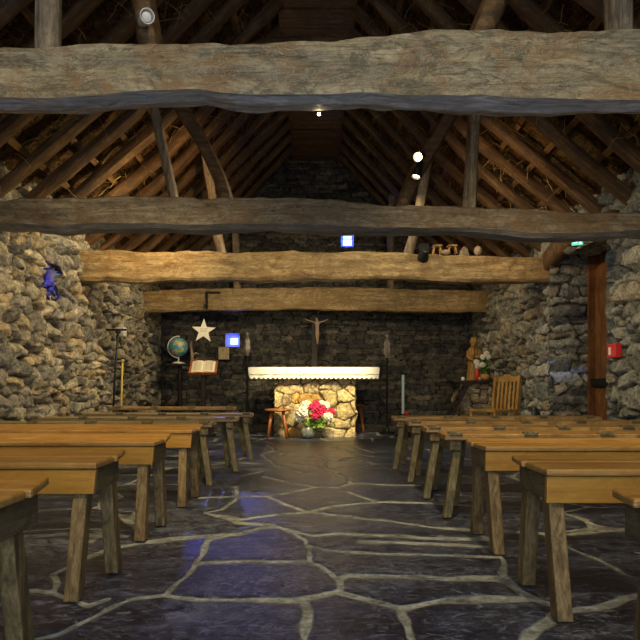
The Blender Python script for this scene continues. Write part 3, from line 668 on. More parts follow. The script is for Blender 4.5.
# ------------------------------------------------------------ benches
def leg_box(x, y0, y1_, ztop, sx, sy, dx=0):
    """tapered board leg from top (x, y0) to foot (x+dx, y1)"""
    a = MB(); r0 = [(x-sx/2, y0-sy/2, ztop), (x+sx/2, y0-sy/2, ztop), (x+sx/2, y0+sy/2, ztop), (x-sx/2, y0+sy/2, ztop)]
    r1 = [(p[0]+dx, p[1]+(y1_-y0), 0.002) for p in r0]
    a.loft([[Vector(p) for p in r1], [Vector(p) for p in r0]]); return a
def bench(kind, s, X0, Yc, L, label, group, hgt=.45, rz=0, wd=.30):
    """s = -1 runs to the left from its aisle end, +1 to the right; origin under the aisle end"""
    e = empty('church_bench', (X0, Yc, 0), rz, label=label, cat='bench', group=group)
    rr = random.Random(int(Yc*100)+s)
    def B(x0, x1): return (min(s*x0, s*x1), max(s*x0, s*x1))
    if kind == 'A':
        a = MB(); x0, x1 = B(0, L); t = .022
        # near board flat, far board lifted along its rear edge
        a.box((x0, -wd/2, hgt-t), (x1, -wd/2+wd*.62, hgt)); a.build('seat_board', M['pew'], e, bevel=.006)
        a = MB(); x0, x1 = B(-.012, L); Mx = Matrix.Translation((0, -wd/2+wd*.635, hgt-t+.002)) @ Matrix.Rotation(math.radians(10 if s < 0 else 4), 4, 'X')
        a.box((x0, 0, 0), (x1, wd*.365, t), Mx); a.build('seat_board', M['pew'], e, bevel=.006)
        a = MB(); x0 = s*.015; ap = .085   # apron with a slanting end
        pts = [(s*.004, hgt-t-.002), (s*(.012 if s < 0 else .003), hgt-t-ap), (s*(L-.03), hgt-t-ap), (s*(L-.01), hgt-t-.002)]
        a.prism(pts, .022, Matrix.Translation((0, -wd/2+.008, 0))); a.build('apron_board', M['pew_apron'], e, bevel=.003)
        for xx in (.012, L-.11):
            x0, x1 = B(xx, xx+.05); a = MB(); a.box((x0, -wd/2+.032, hgt-t-.08), (x1, wd/2-.015, hgt-t-.001)); a.build('cleat', M['pew_edge'], e, bevel=.004)
        lx = (.105 if Yc < 1.8 else .075, L-.085)
        for xx in lx:
            leg_box(s*xx-s*(.035 if s > 0 else .012), -wd/2+.075, -wd/2-.035+rr.uniform(-.01,.01), hgt-t-.003, .048, .062, s*rr.uniform(-.015,.01)).build('leg', M['leg'], e, bevel=.004)
            leg_box(s*xx-s*.035, wd/2-.075, wd/2+.0+rr.uniform(-.01,.02), hgt-t-.003, .048, .062, s*rr.uniform(-.01,.01)).build('leg', M['leg'], e, bevel=.004)
    else:
        t = .035; x0, x1 = B(0, L); pg = 'pew_brown' if s > 0 or hgt > .47 else 'pew_grey'
        a = MB(); a.box((x0, -wd/2, hgt-t), (x1, -.004, hgt)); a.build('seat_board', M[pg], e, bevel=.006)
        a = MB(); x0, x1 = B(.01, L-.02); a.box((x0, .004, hgt-t), (x1, wd/2, hgt-.002)); a.build('seat_board', M[pg], e, bevel=.006)
        x = .02
        for j in range(int(L/.41)+1):
            a = MB(); x0, x1 = B(x, x+.075); a.box((x0, -wd/2-.008, hgt-.010), (x1, -wd/2+.045, hgt+.012)); a.build('peg_block', M['pew_edge'], e, bevel=.004); x += .41
        for xx in (.03, L-.10):
            x0, x1 = B(xx, xx+.06); a = MB(); a.box((x0, -wd/2+.015, hgt-t-.055), (x1, wd/2-.015, hgt-t-.001)); a.build('cleat', M['pew_edge'], e, bevel=.004)
        for xx, dxx in ((.085, -.085), (L-.10, .06)):
            leg_box(s*xx, -wd/2+.07, -wd/2-.02, hgt-t-.003, .045, .050, s*(dxx+rr.uniform(-.01,.01))).build('leg', M['leg_green'], e, bevel=.006)
            leg_box(s*(xx+(.06 if xx < .5 else -.03)), wd/2-.07, wd/2+.02, hgt-t-.003, .045, .050, s*(dxx*.4+rr.uniform(-.01,.01))).build('leg', M['leg_green'], e, bevel=.006)
    return e
GL = 'benches left of the aisle'; GR = 'benches right of the aisle'
bench('A', -1, -.705, 1.52, 1.75, 'honey varnished bench cut off by the lower left corner of the photo', GL)
bench('A', -1, -.735, 2.29, 1.70, 'honey bench left of the aisle, second from the viewer', GL)
bench('A', -1, -.75, 3.12, 1.70, 'honey bench left of the aisle, third from the viewer', GL)
bench('A', -1, -.735, 3.95, 1.70, 'honey bench left of the aisle, fourth from the viewer, last with an apron', GL)
bench('B', -1, -.75, 4.76, 1.68, 'worn grey green bench left of the aisle, fifth from the viewer', GL)
bench('B', -1, -.665, 5.52, 1.72, 'worn grey green bench left of the aisle with its end in blue light', GL)
bench('B', -1, -.625, 6.40, 1.74, 'worn grey green bench left of the aisle, second nearest the altar', GL)
bench('B', -1, -.90, 7.20, 1.38, 'brown plank bench left of the aisle nearest the altar', GL, hgt=.49)
bench('A', 1, .722, 1.39, 1.75, 'honey varnished bench cut off by the lower right corner of the photo', GR)
bench('A', 1, .71, 2.13, 1.72, 'yellow varnished bench right of the aisle, second from the viewer', GR, wd=.32)
bench('A', 1, .725, 2.90, 1.72, 'honey bench right of the aisle, third from the viewer, last with an apron', GR, wd=.32)
bench('B', 1, .70, 3.62, 1.75, 'worn plank bench right of the aisle, fourth from the viewer', GR)
bench('B', 1, .70, 4.22, 1.75, 'worn plank bench right of the aisle, fifth from the viewer', GR)
bench('B', 1, .69, 4.92, 1.75, 'worn plank bench right of the aisle, sixth from the viewer', GR)
bench('B', 1, .675, 5.68, 1.80, 'worn plank bench right of the aisle nearest the altar', GR)

# ------------------------------------------------------------ altar
AY = 9.20
e = empty('altar', (0, AY, 0), label='squat altar of rounded cream stones under a white cloth', cat='altar')
ALT = [(.66,.54,.27),(.58,.47,.25),(.70,.58,.33),(.52,.43,.25),(.64,.40,.13),(.62,.53,.34)]
big = Big(); kw = dict(ch=(.12,.19), wd=(.18,.40), rel=.045, pal=ALT, mortar=(.13,.10,.055), pw=2.3, jit=.45, warp=.07, joint=.3, res=.011, tall=.3)
x0, x1 = (275-CX)*AY/F, (355-CX)*AY/F; z1 = .90
patch(big, x1-x0, z1, (x0, 0, 0), (1,0,0), (0,0,1), (0,-1,0), 202, **kw)
patch(big, .55, z1, (x0, 0, 0), (0,1,0), (0,0,1), (-1,0,0), 203, **kw)
patch(big, .55, z1, (x1, 0, 0), (0,1,0), (0,0,1), (1,0,0), 204, **kw)
patch(big, x1-x0, z1, (x0, .55, 0), (1,0,0), (0,0,1), (0,1,0), 205, **kw)
big.build('stone_body', M['altar'], e)
a = MB(); a.box((-.90, -.12, .895), (.86, .66, .985)); a.build('altar_slab', M['altar'], e)
for o in e.children:
    if o.name.startswith('altar_slab'):
        at2 = o.data.color_attributes.new('Col', 'FLOAT_COLOR', 'POINT')
        for d_ in at2.data: d_.color = (.4,.36,.28,1)
# cloth
cl = empty('altar_cloth', (0, AY, .985), label='white linen cloth with scalloped lace border lying on the stone altar', cat='tablecloth')
a = MB(); xl, xr = -.955+.0, .895; yf, yb = -.15, .69
n = 150; per = []
def rect(u):
    Lx = xr-xl; Ly = yb-yf; u = u*(2*Lx+2*Ly)
    if u < Lx: return (xl+u, yf, 0, -1)
    u -= Lx
    if u < Ly: return (xr, yf+u, 1, 0)
    u -= Ly
    if u < Lx: return (xr-u, yb, 0, 1)
    return (xl, yb-(u-Lx), -1, 0)
n = 520; cx_, cy_ = (xl+xr)/2, (yf+yb)/2
def cring(f):
    out = []
    for i in range(n):
        x, y, nx, ny = rect(i/n); out.append(f(i, x, y, nx, ny))
    return out
rings = [cring(lambda i,x,y,nx,ny: Vector((cx_+(x-cx_)*.97, cy_+(y-cy_)*.95, .012))),
         cring(lambda i,x,y,nx,ny: Vector((x, y, .008))),
         cring(lambda i,x,y,nx,ny: Vector((x+nx*.004, y+ny*.004, -.02))),
         cring(lambda i,x,y,nx,ny: Vector((cx_+(x-cx_)*.995+nx*.006*math.sin(i*.35), y+ny*.008*math.sin(i*.35), -.10))),
         cring(lambda i,x,y,nx,ny: Vector((cx_+(x-cx_)*.985+nx*.008*math.sin(i*.35), y+ny*.010*math.sin(i*.35), -.132-.026*abs(math.sin(i*math.pi/6.5)))))]
a.loft(rings, caps=False); a.add([v for v in rings[0]], [tuple(range(n))])
a.build('cloth', M['cloth'], cl, smooth=True, sharp=60)
a = MB()
pts = cring(lambda i,x,y,nx,ny: Vector((cx_+(x-cx_)*.993+nx*.012, y+ny*.017, -.085-.010*abs(math.sin(i*math.pi/13)))))
a.tube(pts[:230], .0035, 4); a.build('embroidered_line', M['gold'], cl)

# flowers before the altar
vp = at(312, 434, 8.95)
v = empty('flower_vase', (vp.x-.06, 8.88, 0), label='round glass vase on the floor in front of the altar', cat='vase')
a = MB(); a.lathe([(.05,.0),(.085,.03),(.10,.07),(.095,.12),(.07,.15),(.065,.165),(.058,.165),(.062,.15),(.085,.12),(.09,.07),(.07,.02),(0.001,.015)], n=24); a.build('bowl', M['glass'], v, smooth=True)
bq = empty('flower_bouquet', (vp.x+.02, 8.88, .10), label='bouquet of white and magenta blooms with green leaves before the altar', cat='flowers')
def bloom(name, c, r, mat, parent, n=46):
    a = MB(); rr = random.Random(int(c[0]*999+c[2]*77))
    for i in range(n):
        ph = math.acos(1-2*(i+.5)/n); th = i*2.4; d_ = Vector((math.sin(ph)*math.cos(th), math.sin(ph)*math.sin(th), math.cos(ph)))
        p = Vector(c)+d_*r*rr.uniform(.8, 1); t1_ = d_.orthogonal().normalized(); t2_ = d_.cross(t1_); s_ = r*.38
        rot = rr.uniform(0, 6); t1_, t2_ = t1_*math.cos(rot)+t2_*math.sin(rot), t2_*math.cos(rot)-t1_*math.sin(rot)
        vs_ = [p-d_*s_*.4, p+t1_*s_-t2_*s_*.3, p+t1_*s_*.7+t2_*s_*.7+d_*s_*.4, p+t2_*s_+d_*s_*.2, p-t1_*s_*.7+t2_*s_*.5+d_*s_*.3, p-t1_*s_, p-t2_*s_*.9+d_*s_*.3]
        a.add(vs_, [(0,1,2),(0,2,3),(0,3,4),(0,4,5),(0,5,6),(0,6,1)])
    a.ball(c, r*.72, 10, 7)
    return a.build(name, mat, parent)
def P3(px, py, dy=0): p = at(px, py, 8.88); return (p.x-bq.location.x, dy, p.z-.10)
for (px, py, r, k, dy) in ((302,412,.085,'w',-.03),(306,406,.08,'w',.04),(299,417,.07,'w',.0),(326,406,.06,'w',.05),(328,417,.065,'w',-.04),(322,404,.05,'w',.08),
                       (316,409,.07,'p',-.05),(322,409,.065,'p',0),(315,416,.055,'p',-.08),(331,412,.06,'p',.02),(316,404,.05,'p',.03),(320,414,.05,'p',-.07),(311,407,.045,'p',.0)):
    bloom('bloom', P3(px, py, dy), r, M['whitepetal'] if k == 'w' else M['pink'], bq)
a = MB()
for i in range(150):
    px = R.gauss(318, 8); py = R.uniform(415, 427) if px > 306 else R.uniform(418, 426); p = Vector(P3(px, py, R.uniform(-.12, .1)))
    d_ = Vector((R.uniform(-1,1), R.uniform(-1,.3), R.uniform(-.3,1))).normalized(); s_ = d_.orthogonal().normalized()*R.uniform(.012,.022); L = R.uniform(.05,.09)
    a.add([p-d_*L*.5, p+s_, p+d_*L*.5, p-s_], [(0,1,2),(0,2,3)])
for i in range(14):
    px = R.uniform(303, 328); a.tube([(-.08+R.uniform(-.02,.02),0,-.06), Vector(P3(px, 418, R.uniform(-.06,.06)))], .004, 5)
a.build('foliage', M['leaf'], bq)

# stools
def stool(X0, Y0, h, label, rz=0):
    e = empty('wooden_stool', (X0, Y0, 0), rz, label=label, cat='stool', group='wooden stools beside the altar')
    a = MB(); a.lathe([(.001,h-.035),(.17,h-.035),(.19,h-.02),(.185,h-.004),(.15,h),(.001,h)], n=28); a.build('seat', M['red_wood'], e, smooth=True, sharp=40)
    for k in range(4):
        t_ = math.pi/4+k*math.pi/2; a = MB(); a.tube([(.11*math.cos(t_), .11*math.sin(t_), h-.03), (.19*math.cos(t_), .16*math.sin(t_), .002)], [.021, .019], 8); a.build('leg', M['red_wood'], e, smooth=True)
    return e
sp = at(280, 437, 8.98); stool(sp.x-.03, 8.93, .41, 'reddish wooden stool standing left of the stone altar')
stool(.575, 9.99, .45, 'reddish wooden stool half hidden behind the right side of the altar', .5)

# cross behind altar
cp = at(314.5, 430, 10.25)
e = empty('crucifix', (cp.x, 10.25, 0), label='tall dark wooden crucifix with carved figure standing behind the altar', cat='crucifix')
zt = at(0, 310, 10.25).z; za = at(0, 321, 10.25).z
a = MB(); a.box((-.045,-.03,.0), (.045,.03,zt-.05)); a.prism([(-.045,zt-.05),(.045,zt-.05),(.045,zt-.02),(.025,zt),(-.025,zt),(-.05,zt-.02)], .06, Matrix.Translation((0,-.03,0)))
a.box((-.20,-.025,za-.035), (.24,.025,za+.03)); a.box((-.16,-.14,0), (.16,.14,.06)); a.build('cross', M['dark_wood'], e, bevel=.004)
# carved figure grown with a skin modifier
me = bpy.data.meshes.new('carved_figure'); z0 = za
J = [(.045,-.07,z0-.17,.032),(.045,-.075,z0-.11,.034),(.045,-.07,z0-.05,.040),(.042,-.07,z0-.015,.018),(.035,-.085,z0+.02,.026),(.035,-.08,z0+.045,.022),
     (-.005,-.07,z0-.025,.017),(-.06,-.06,z0-.008,.013),(-.13,-.05,z0+.015,.010),(-.15,-.045,z0+.02,.011),
     (.095,-.07,z0-.025,.017),(.15,-.06,z0-.008,.013),(.20,-.05,z0+.015,.010),(.22,-.045,z0+.02,.011),
     (.03,-.07,z0-.21,.024),(.035,-.085,z0-.285,.017),(.045,-.06,z0-.355,.012),(.045,-.08,z0-.375,.012),
     (.06,-.07,z0-.21,.024),(.058,-.088,z0-.285,.017),(.052,-.06,z0-.35,.012)]
ED = [(0,1),(1,2),(2,3),(3,4),(4,5),(2,6),(6,7),(7,8),(8,9),(2,10),(10,11),(11,12),(12,13),(0,14),(14,15),(15,16),(16,17),(0,18),(18,19),(19,20)]
me.from_pydata([j[:3] for j in J], ED, []); me.update()
fig = bpy.data.objects.new('carved_figure', me); COL.objects.link(fig); fig.parent = e; me.materials.append(M['ivory'])
md = fig.modifiers.new('skin', 'SKIN'); md.use_smooth_shade = True
for i, j in enumerate(J): me.skin_vertices[0].data[i].radius = (j[3], j[3]*.8)
me.skin_vertices[0].data[0].use_root = True
fig.modifiers.new('sub', 'SUBSURF').levels = 1; fig.modifiers['sub'].render_levels = 2

# processional staffs
def staff(px, topy, bot, Y, label, cross):
    p = at(px, topy, Y); zt = p.z
    e = empty('processional_staff', (p.x, Y, 0), label=label, cat='staff', group='tall staffs either side of the altar')
    a = MB(); a.tube([(0,0,.03),(0,0,zt-.32)], .016, 10); a.lathe([(.001,0),(.12,0),(.12,.02),(.04,.035),(.02,.09),(.001,.09)], n=20); a.build('pole', M['iron'], e, smooth=True, sharp=40)
    a = MB(); a.lathe([(.001,zt-.34),(.03,zt-.33),(.022,zt-.31),(.045,zt-.28),(.055,zt-.22),(.040,zt-.15),(.052,zt-.12),(.03,zt-.07),(.014,zt-.03),(.001,zt-.02)], n=16, fold=.16, nf=6); a.build('lantern_head', M['silver'], e, smooth=True, sharp=50)
    a = MB(); a.box((-.006,-.004,zt-.04), (.006,.004,zt+.03)); a.box((-.025,-.004,zt-.005), (.025,.004,zt+.006)); a.build('finial', M['silver'], e)
staff(247.5, 334, 436, 9.85, 'black pole with ornate silver head left of the altar below the blue window', 1)
staff(387, 336, 428, 9.85, 'black pole with ornate silver head right of the altar', 1)

# tall candle
cp = at(403, 413, 9.3)
e = empty('paschal_candle', (cp.x, 9.3, 0), label='slim pale blue candle on a dark stand right of the altar', cat='candle')
a = MB(); a.lathe([(.001,0),(.12,0),(.12,.02),(.03,.05),(.025,.28),(.06,.31),(.06,.325),(.001,.325)], n=18); a.build('stand', M['iron'], e, smooth=True, sharp=40)
a = MB(); a.tube([(0,0,.325),(0,0,at(0,375,9.3).z)], .021, 14); a.build('wax', M['candle'], e, smooth=True, sharp=40)
a = MB(); a.tube([(0,0,at(0,375,9.3).z),(.001,0,at(0,374,9.3).z+.01)], .003, 5); a.build('wick', M['black'], e)
rp = at(405.5, 413, 9.2)
e = empty('red_rose', (rp.x, 9.12, 0), label='red rose in a small dark jar at the foot of the pale candle', cat='flower')
a = MB(); a.lathe([(.001,0),(.05,0),(.06,.08),(.04,.18),(.045,.2),(.001,.19)], n=14); a.build('jar', M['iron'], e, smooth=True)
a = MB(); a.tube([(0,0,.18),(.0,0,rp.z)], .005, 5); a.build('stem', M['leaf'], e)
bloom('bloom', (0,0,rp.z+.0), .032, M['red'], e, 24)

# ------------------------------------------------------------ left of altar: globe, star, book, icon
gY = 9.9; gp = at(178.5, 347, gY); gr = .145
zt = gp.z-.26
e = empty('iron_pedestal', (gp.x, gY, 0), label='tall dark pedestal carrying the globe against the slate wall', cat='pedestal')
a = MB(); a.box((-.17,-.14,zt-.03), (.22,.14,zt)); a.build('top', M['dark_wood'], e, bevel=.004)
a = MB(); a.tube([(.02,0,.03),(.02,0,zt-.03)], .03, 10); a.lathe([(.001,0),(.18,0),(.18,.02),(.05,.05),(.001,.05)], c=(.02,0,0), n=20); a.build('column', M['dark_wood'], e, smooth=True, sharp=40)
e = empty('world_globe', (gp.x, gY, zt), label='blue and ochre world globe with white meridian ring, left of the hanging star', cat='globe')
g0 = gp.z-zt
a = MB(); a.ball((0,0,g0), gr, 28, 18); a.build('sphere', M['globe'], e, smooth=True)
a = MB(); pts = [(-(gr+.02)*math.sin(t_)*1.0, -.0, g0+(gr+.02)*math.cos(t_)) for t_ in [math.pi*(k/20)*1.06-.1 for k in range(21)]]; a.tube(pts, .011, 6); a.build('meridian_ring', M['white_paint'], e, smooth=True)
a = MB(); a.tube([(0,0,g0-gr-.015),(0,0,.02)], .012, 8); a.lathe([(.001,0),(.10,0),(.09,.02),(.02,.035),(.001,.035)], n=20); a.build('foot', M['white_paint'], e, smooth=True)
# carved wooden figure beside globe
fp = at(190, 355, gY-.05)
e = empty('driftwood_figure', (fp.x+.02, gY, zt), label='small pale branch-like wooden figure beside the globe', cat='figurine')
a = MB()
for pts, r in (([(0,0,0),(.005,0,.12),(-.01,0,.24),(0,0,.36)], [.035,.026,.02,.008]), ([(0,0,.12),(.06,0,.17),(.11,0,.15)], [.018,.012,.006]), ([(0,0,.18),(-.03,0,.27),(-.025,0,.33)], [.014,.01,.006]), ([(0,0,.07),(.06,-.01,.05),(.10,0,.09)], [.018,.012,.006])): a.tube(pts, r, 7)
a.build('figure', M['ivory'], e, smooth=True)

# hook + star
sp = at(203.5, 331, 9.42)
hk = at(206, 295, 9.5)
e = empty('iron_bracket', (hk.x, 9.58, hk.z), label='black iron angle hook fixed on the farthest tie beam above the star', cat='hook')
a = MB(); a.box((-.012,-.03,-.20), (.018,.012,.06)); a.box((-.012,-.03,.03), (.20,.012,.06)); a.build('bracket', M['iron'], e, bevel=.005)
a = MB(); a.tube([(.0,-.03,-.15),(-.01,-.10,-.17),(-.012,-.15,-.15)], .009, 6); a.build('hook', M['iron'], e, smooth=True)
e = empty('hanging_star', (sp.x, 9.42, sp.z), label='white five pointed star hanging from the farthest tie beam', cat='star')
pts = []
for k in range(10):
    r_ = .185 if k % 2 == 0 else .075; t_ = math.pi/2+k*math.pi/5-.04; pts.append((r_*math.cos(t_), r_*math.sin(t_)))
a = MB(); a.prism(pts, .012); a.build('star', M['cream'], e, bevel=.002)
a = MB()
for k, (z_, w_) in enumerate(((.030,.10),(.008,.11),(-.014,.10))):
    x_ = -w_/2
    while x_ < w_/2: l_ = R.uniform(.008,.02); a.box((x_, -.0012, z_), (x_+l_, .0, z_+.006)); x_ += l_+.005
a.build('lettering', M['ink'], e)
a = MB(); a.tube([(.0,.006,.18),(.0,.0,at(0,301,9.42).z-sp.z)], .004, 5); a.build('string', M['iron'], e)

# book on lectern
bp = at(203.5, 367, 9.3)
e = empty('lectern', (bp.x, 9.3, 0), label='slender lectern with sloping reddish board under the open book', cat='lectern')
a = MB(); a.box((-.03,-.03,.02), (.03,.03,bp.z-.03)); a.box((-.16,-.16,0), (.16,.16,.03)); a.build('stand', M['dark_wood'], e, bevel=.004)
Mx = Matrix.Translation((0,0,bp.z)) @ Matrix.Rotation(math.radians(48), 4, 'X')
a = MB(); a.box((-.20,-.13,-.02), (.20,.13,0), Mx); a.box((-.20,-.145,-.02), (.20,-.128,.03), Mx); a.box((-.20,.12,0), (.20,.132,.012), Mx); a.box((-.20,-.13,0), (-.187,.13,.012), Mx); a.box((.187,-.13,0), (.20,.13,.012), Mx); a.build('reading_board', M['red_wood'], e, bevel=.003)
bo = empty('open_book', (bp.x, 9.3, bp.z), label='open book with cream pages lying on the sloping lectern', cat='book'); bo.rotation_euler = (math.radians(48), 0, 0)
for s_ in (-1, 1):
    a = MB(); rings = []
    for k in range(9):
        x_ = s_*(.002+.165*k/8); z_ = .006+.022*math.sin(math.pi*min(1, k/8*.85+.15)); rings.append([Vector((x_,-.115,.001)), Vector((x_,.105,.001)), Vector((x_,.105,z_)), Vector((x_,-.115,z_))])
    a.loft(rings); pg = a.build('page_block', M['paper'], bo)
    a = MB()
    for k in range(9):
        zz = .085-k*.021; a.box((s_*.03 if s_ > 0 else -.14, zz, .0285), (.14 if s_ > 0 else -.03, zz+.005, .0292))
    a.build('text_lines', M['ink'], bo)

# icon box on the wall under the window
ip = at(222.5, 353, 10.4)
e = empty('icon_box', (ip.x, 10.62, ip.z), label='small square painted icon on a dark box below the blue window', cat='icon')
a = MB(); a.box((-.13,-.14,-.105), (.10,.02,.10)); a.build('box', M['dark_wood'], e, bevel=.004)
a = MB(); a.box((-.075,-.152,-.10), (.098,-.139,.10)); a.build('painting', M['icon'], e)

# thin poles by the back-left corner and wall
pp = at(162, 310, 10.2)
a = MB(); a.tube([(0,0,0),(0,0,at(0,306,10.2).z)], .011, 8); a.box((-.05,-.05,0), (.05,.05,.02)); o = a.build('iron_rod', M['iron']); o.location = (pp.x, 10.2, 0)
tag(o, 'thin black rod standing in the back left corner', 'rod')
ip = at(108, 410, 7.25)
e = empty('iron_candle_stand', (-2.36, 7.50, 0), label='black iron stand with a crossbar top against the left wall', cat='candle stand')
zt = at(0, 329, 7.50).z
a = MB(); a.tube([(-.03,0,.02),(0,0,.8),(.04,0,zt-.04)], .012, 8); 
for k in range(3): t_ = k*2.1; a.tube([(-.03,0,.06),(-.02+.07*math.cos(t_),.07*math.sin(t_),.005)], .01, 6)
a.build('pole', M['iron'], e, smooth=True)
a = MB(); a.box((-.10,-.01,zt-.02), (.14,.01,zt)); a.lathe([(.001,zt-.06),(.03,zt-.05),(.035,zt),(.001,zt)], c=(.04,0,0), n=12); a.build('crossbar', M['iron'], e)
ip = at(122.5, 360, 7.7)
a = MB(); a.tube([(-.03,0,0),(0,0,ip.z-.03)], .011, 8); a.ball((0,0,ip.z-.01), .022); o = a.build('yellow_staff', M['yellow'], smooth=True); o.location = (ip.x-.0, 7.7, 0)
tag(o, 'thin yellow staff leaning upright against the left wall', 'staff')
ip = at(125.5, 332, 8.45)
e = empty('wall_box', (-2.55, 8.35, at(0,332,8.35).z), label='small white switch box on the left wall', cat='box')
a = MB(); a.box((-.02,-.07,-.06), (.06,.07,.06)); a.build('housing', M['white_paint'], e, bevel=.006)
a = MB(); a.box((.06,-.02,-.02), (.068,.02,.02)); a.build('switch', M['cream'], e)

# ------------------------------------------------------------ right back corner: ledge, statue, flowers, chair
LX, LY = 2.26, 9.55; lz = at(0, 381, LY).z
e = empty('stone_pedestal', (LX, LY, 0), label='rough masonry pedestal with dark slab top in the right back corner', cat='pedestal')
big = Big(); kw = dict(ch=(.09,.15), wd=(.12,.3), rel=.05, pal=[(.30,.26,.19),(.24,.21,.16),(.36,.30,.2)])
hw = .23
patch(big, .46, lz-.03, (-.17,-.25,0), (1,0,0), (0,0,1), (0,-1,0), 301, **kw)
patch(big, .5, lz-.03, (-.17,-.25,0), (0,1,0), (0,0,1), (-1,0,0), 302, **kw)
patch(big, .46, lz-.03, (-.17,.25,0), (1,0,0), (0,0,1), (0,1,0), 303, **kw)
patch(big, .5, lz-.03, (.26,-.25,0), (0,1,0), (0,0,1), (1,0,0), 304, **kw)
big.build('masonry', M['rubble'], e)
a = MB(); a.box((-.27,-.32,lz-.035), (.25,.3,lz)); a.build('slab', M['dark_wood'], e, bevel=.008)
sp = at(474, 377, 9.6)
e = empty('madonna_statue', (sp.x, 9.62, lz), label='carved golden brown wooden statue of a robed woman holding a child, right corner', cat='statue')
H = .66
a = MB(); a.lathe([(.001,0),(.10,0),(.11,.02),(.095,.05),(.088,.16),(.078,.28),(.082,.38),(.088,.44),(.07,.49),(.035,.52),(.030,.535),(.045,.56),(.052,.59),(.048,.63),(.03,.66),(.001,.67)], n=36, sy=.8, fold=.07, nf=9)
a.tube([(.075,0,.45),(.10,-.05,.38),(.05,-.10,.36),(-.0,-.10,.36)], [.032,.03,.024,.018], 10); a.tube([(-.075,0,.45),(-.10,-.05,.36),(-.06,-.10,.32),(.0,-.10,.31)], [.032,.03,.024,.018], 10)
a.ball((-.035,-.095,.53), .033, 12, 8); a.tube([(-.035,-.09,.50),(-.035,-.09,.42),(-.03,-.09,.34)], [.024,.035,.028], 10)
for x_ in (-.014, .014): a.ball((x_,-.040,.60), .006, 6, 5)
a.ball((0,-.046,.585), .008, 6, 5)
a.build('body', M['gold_wood'], e, smooth=True)
# vase of white flowers, pots and red candle on the ledge
vp = at(486, 379, 9.45)
e = empty('flower_pot', (vp.x-.035, 9.42, lz), label='terracotta pot of white flowers beside the wooden statue', cat='potted flowers')
a = MB(); a.lathe([(.001,0),(.05,0),(.085,.035),(.085,.07),(.06,.10),(.052,.10),(.001,.08)], n=20); a.build('pot', M['terracotta'], e, smooth=True)
for k, (px, py) in enumerate(((484,365),(479,362),(488,354),(485,357),(490,357),(480,366))):
    q_ = at(px, py, 9.42); bloom('bloom', (q_.x-vp.x, R.uniform(-.05,.05), q_.z-lz), .042, M['whitepetal'], e, 26)
a = MB()
for i in range(60):
    q_ = at(R.uniform(480, 493), R.uniform(356, 374), 9.42); p = Vector((q_.x-vp.x, R.uniform(-.06,.06), q_.z-lz)); d_ = Vector((R.uniform(-1,1), R.uniform(-1,1), R.uniform(0,1.4))).normalized(); s_ = d_.orthogonal().normalized()*.012
    a.add([p-d_*.04, p+s_, p+d_*.04, p-s_], [(0,1,2),(0,2,3)])
for i in range(8): a.tube([(0,0,.08), (R.uniform(-.08,.08), R.uniform(-.04,.04), .32)], .003, 4)
a.build('foliage', M['leaf'], e)
for (px, r_, hh_, mat, lab, nm) in ((476.5, .032, .17, 'red', 'red glass candle on the ledge beside the statue', 'votive_candle'), (480.5, .038, .06, 'ivory', 'small pale round bowl between red candle and flower pot', 'small_bowl'), (462.5, .028, .055, 'white_paint', 'small white candle at the left end of the ledge', 'tealight')):
    q_ = at(px-(1.5 if nm == 'small_bowl' else 0), 379, 9.36); a = MB(); a.lathe([(.001,0),(r_*.8,0),(r_,hh_*.4),(r_*.9,hh_*.9),(r_*.6,hh_),(.001,hh_*.95)], n=14); o = a.build(nm, M[mat], smooth=True); o.location = (min(max(q_.x, LX-.24), LX+.2), 9.33, lz); tag(o, lab, nm.split('_')[-1] if nm != 'tealight' else 'candle')
# slanting board
a0 = at(467, 381, 9.25); b0 = at(446, 418, 9.25)
e = empty('folding_ladder', (b0.x, 9.08, 0), label='dark sloping wooden ladder leaning against the masonry pedestal', cat='ladder')
for yy_ in (-.12, .12):
    a = MB(); a.loft([[Vector(p) for p in ((-.17,yy_-.014,0.0),(-.12,yy_-.014,0),(-.12,yy_+.014,0),(-.17,yy_+.014,0))], [Vector(p) for p in ((a0.x-b0.x-.045,yy_-.014,lz-.01),(a0.x-b0.x+.0,yy_-.014,lz-.01),(a0.x-b0.x+.0,yy_+.014,lz-.01),(a0.x-b0.x-.045,yy_+.014,lz-.01))]]); a.build('rail', M['dark_wood'], e)
for k in range(5):
    f = .12+k*.19; x_ = -.145+(a0.x-b0.x-.022+.145)*f; a = MB(); a.box((x_-.02,-.106,lz*f-.012), (x_+.02,.106,lz*f+.012)); a.build('rung', M['dark_wood'], e)
# chair
e = empty('slatted_chair', (2.24, 8.05, 0), math.radians(-60), label='golden wooden chair with slatted back against the right wall', cat='chair')
a = MB(); a.box((-.22,-.21,.40), (.22,.21,.435)); a.build('seat', M['gold_wood'], e, bevel=.006)
for sx_ in (-1, 1):
    a = MB(); a.box((sx_*.20-.02,-.205,0), (sx_*.20+.02,-.165,.40)); a.build('leg', M['gold_wood'], e, bevel=.003)
    a = MB(); a.loft([[Vector((sx_*.20+u_,v_+o_,z_)) for u_, v_ in ((-.02,-.02),(.02,-.02),(.02,.02),(-.02,.02))] for z_, o_ in ((0,-.19+.38),(.43,.19),(.86,.24))]); a.build('leg', M['gold_wood'], e)
for k in range(5):
    a = MB(); x_ = -.13+k*.065; a.loft([[Vector((x_+u_,v_+o_,z_)) for u_, v_ in ((-.016,-.008),(.016,-.008),(.016,.008),(-.016,.008))] for z_, o_ in ((.435,.19),(.80,.232))]); a.build('back_slat', M['gold_wood'], e)
a = MB(); a.prism([(-.22,.78),(.22,.78),(.22,.86),(.12,.84),(.0,.88),(-.12,.84),(-.22,.86)], .025, Matrix.Translation((0,.222,0))); a.build('top_rail', M['gold_wood'], e, bevel=.004)
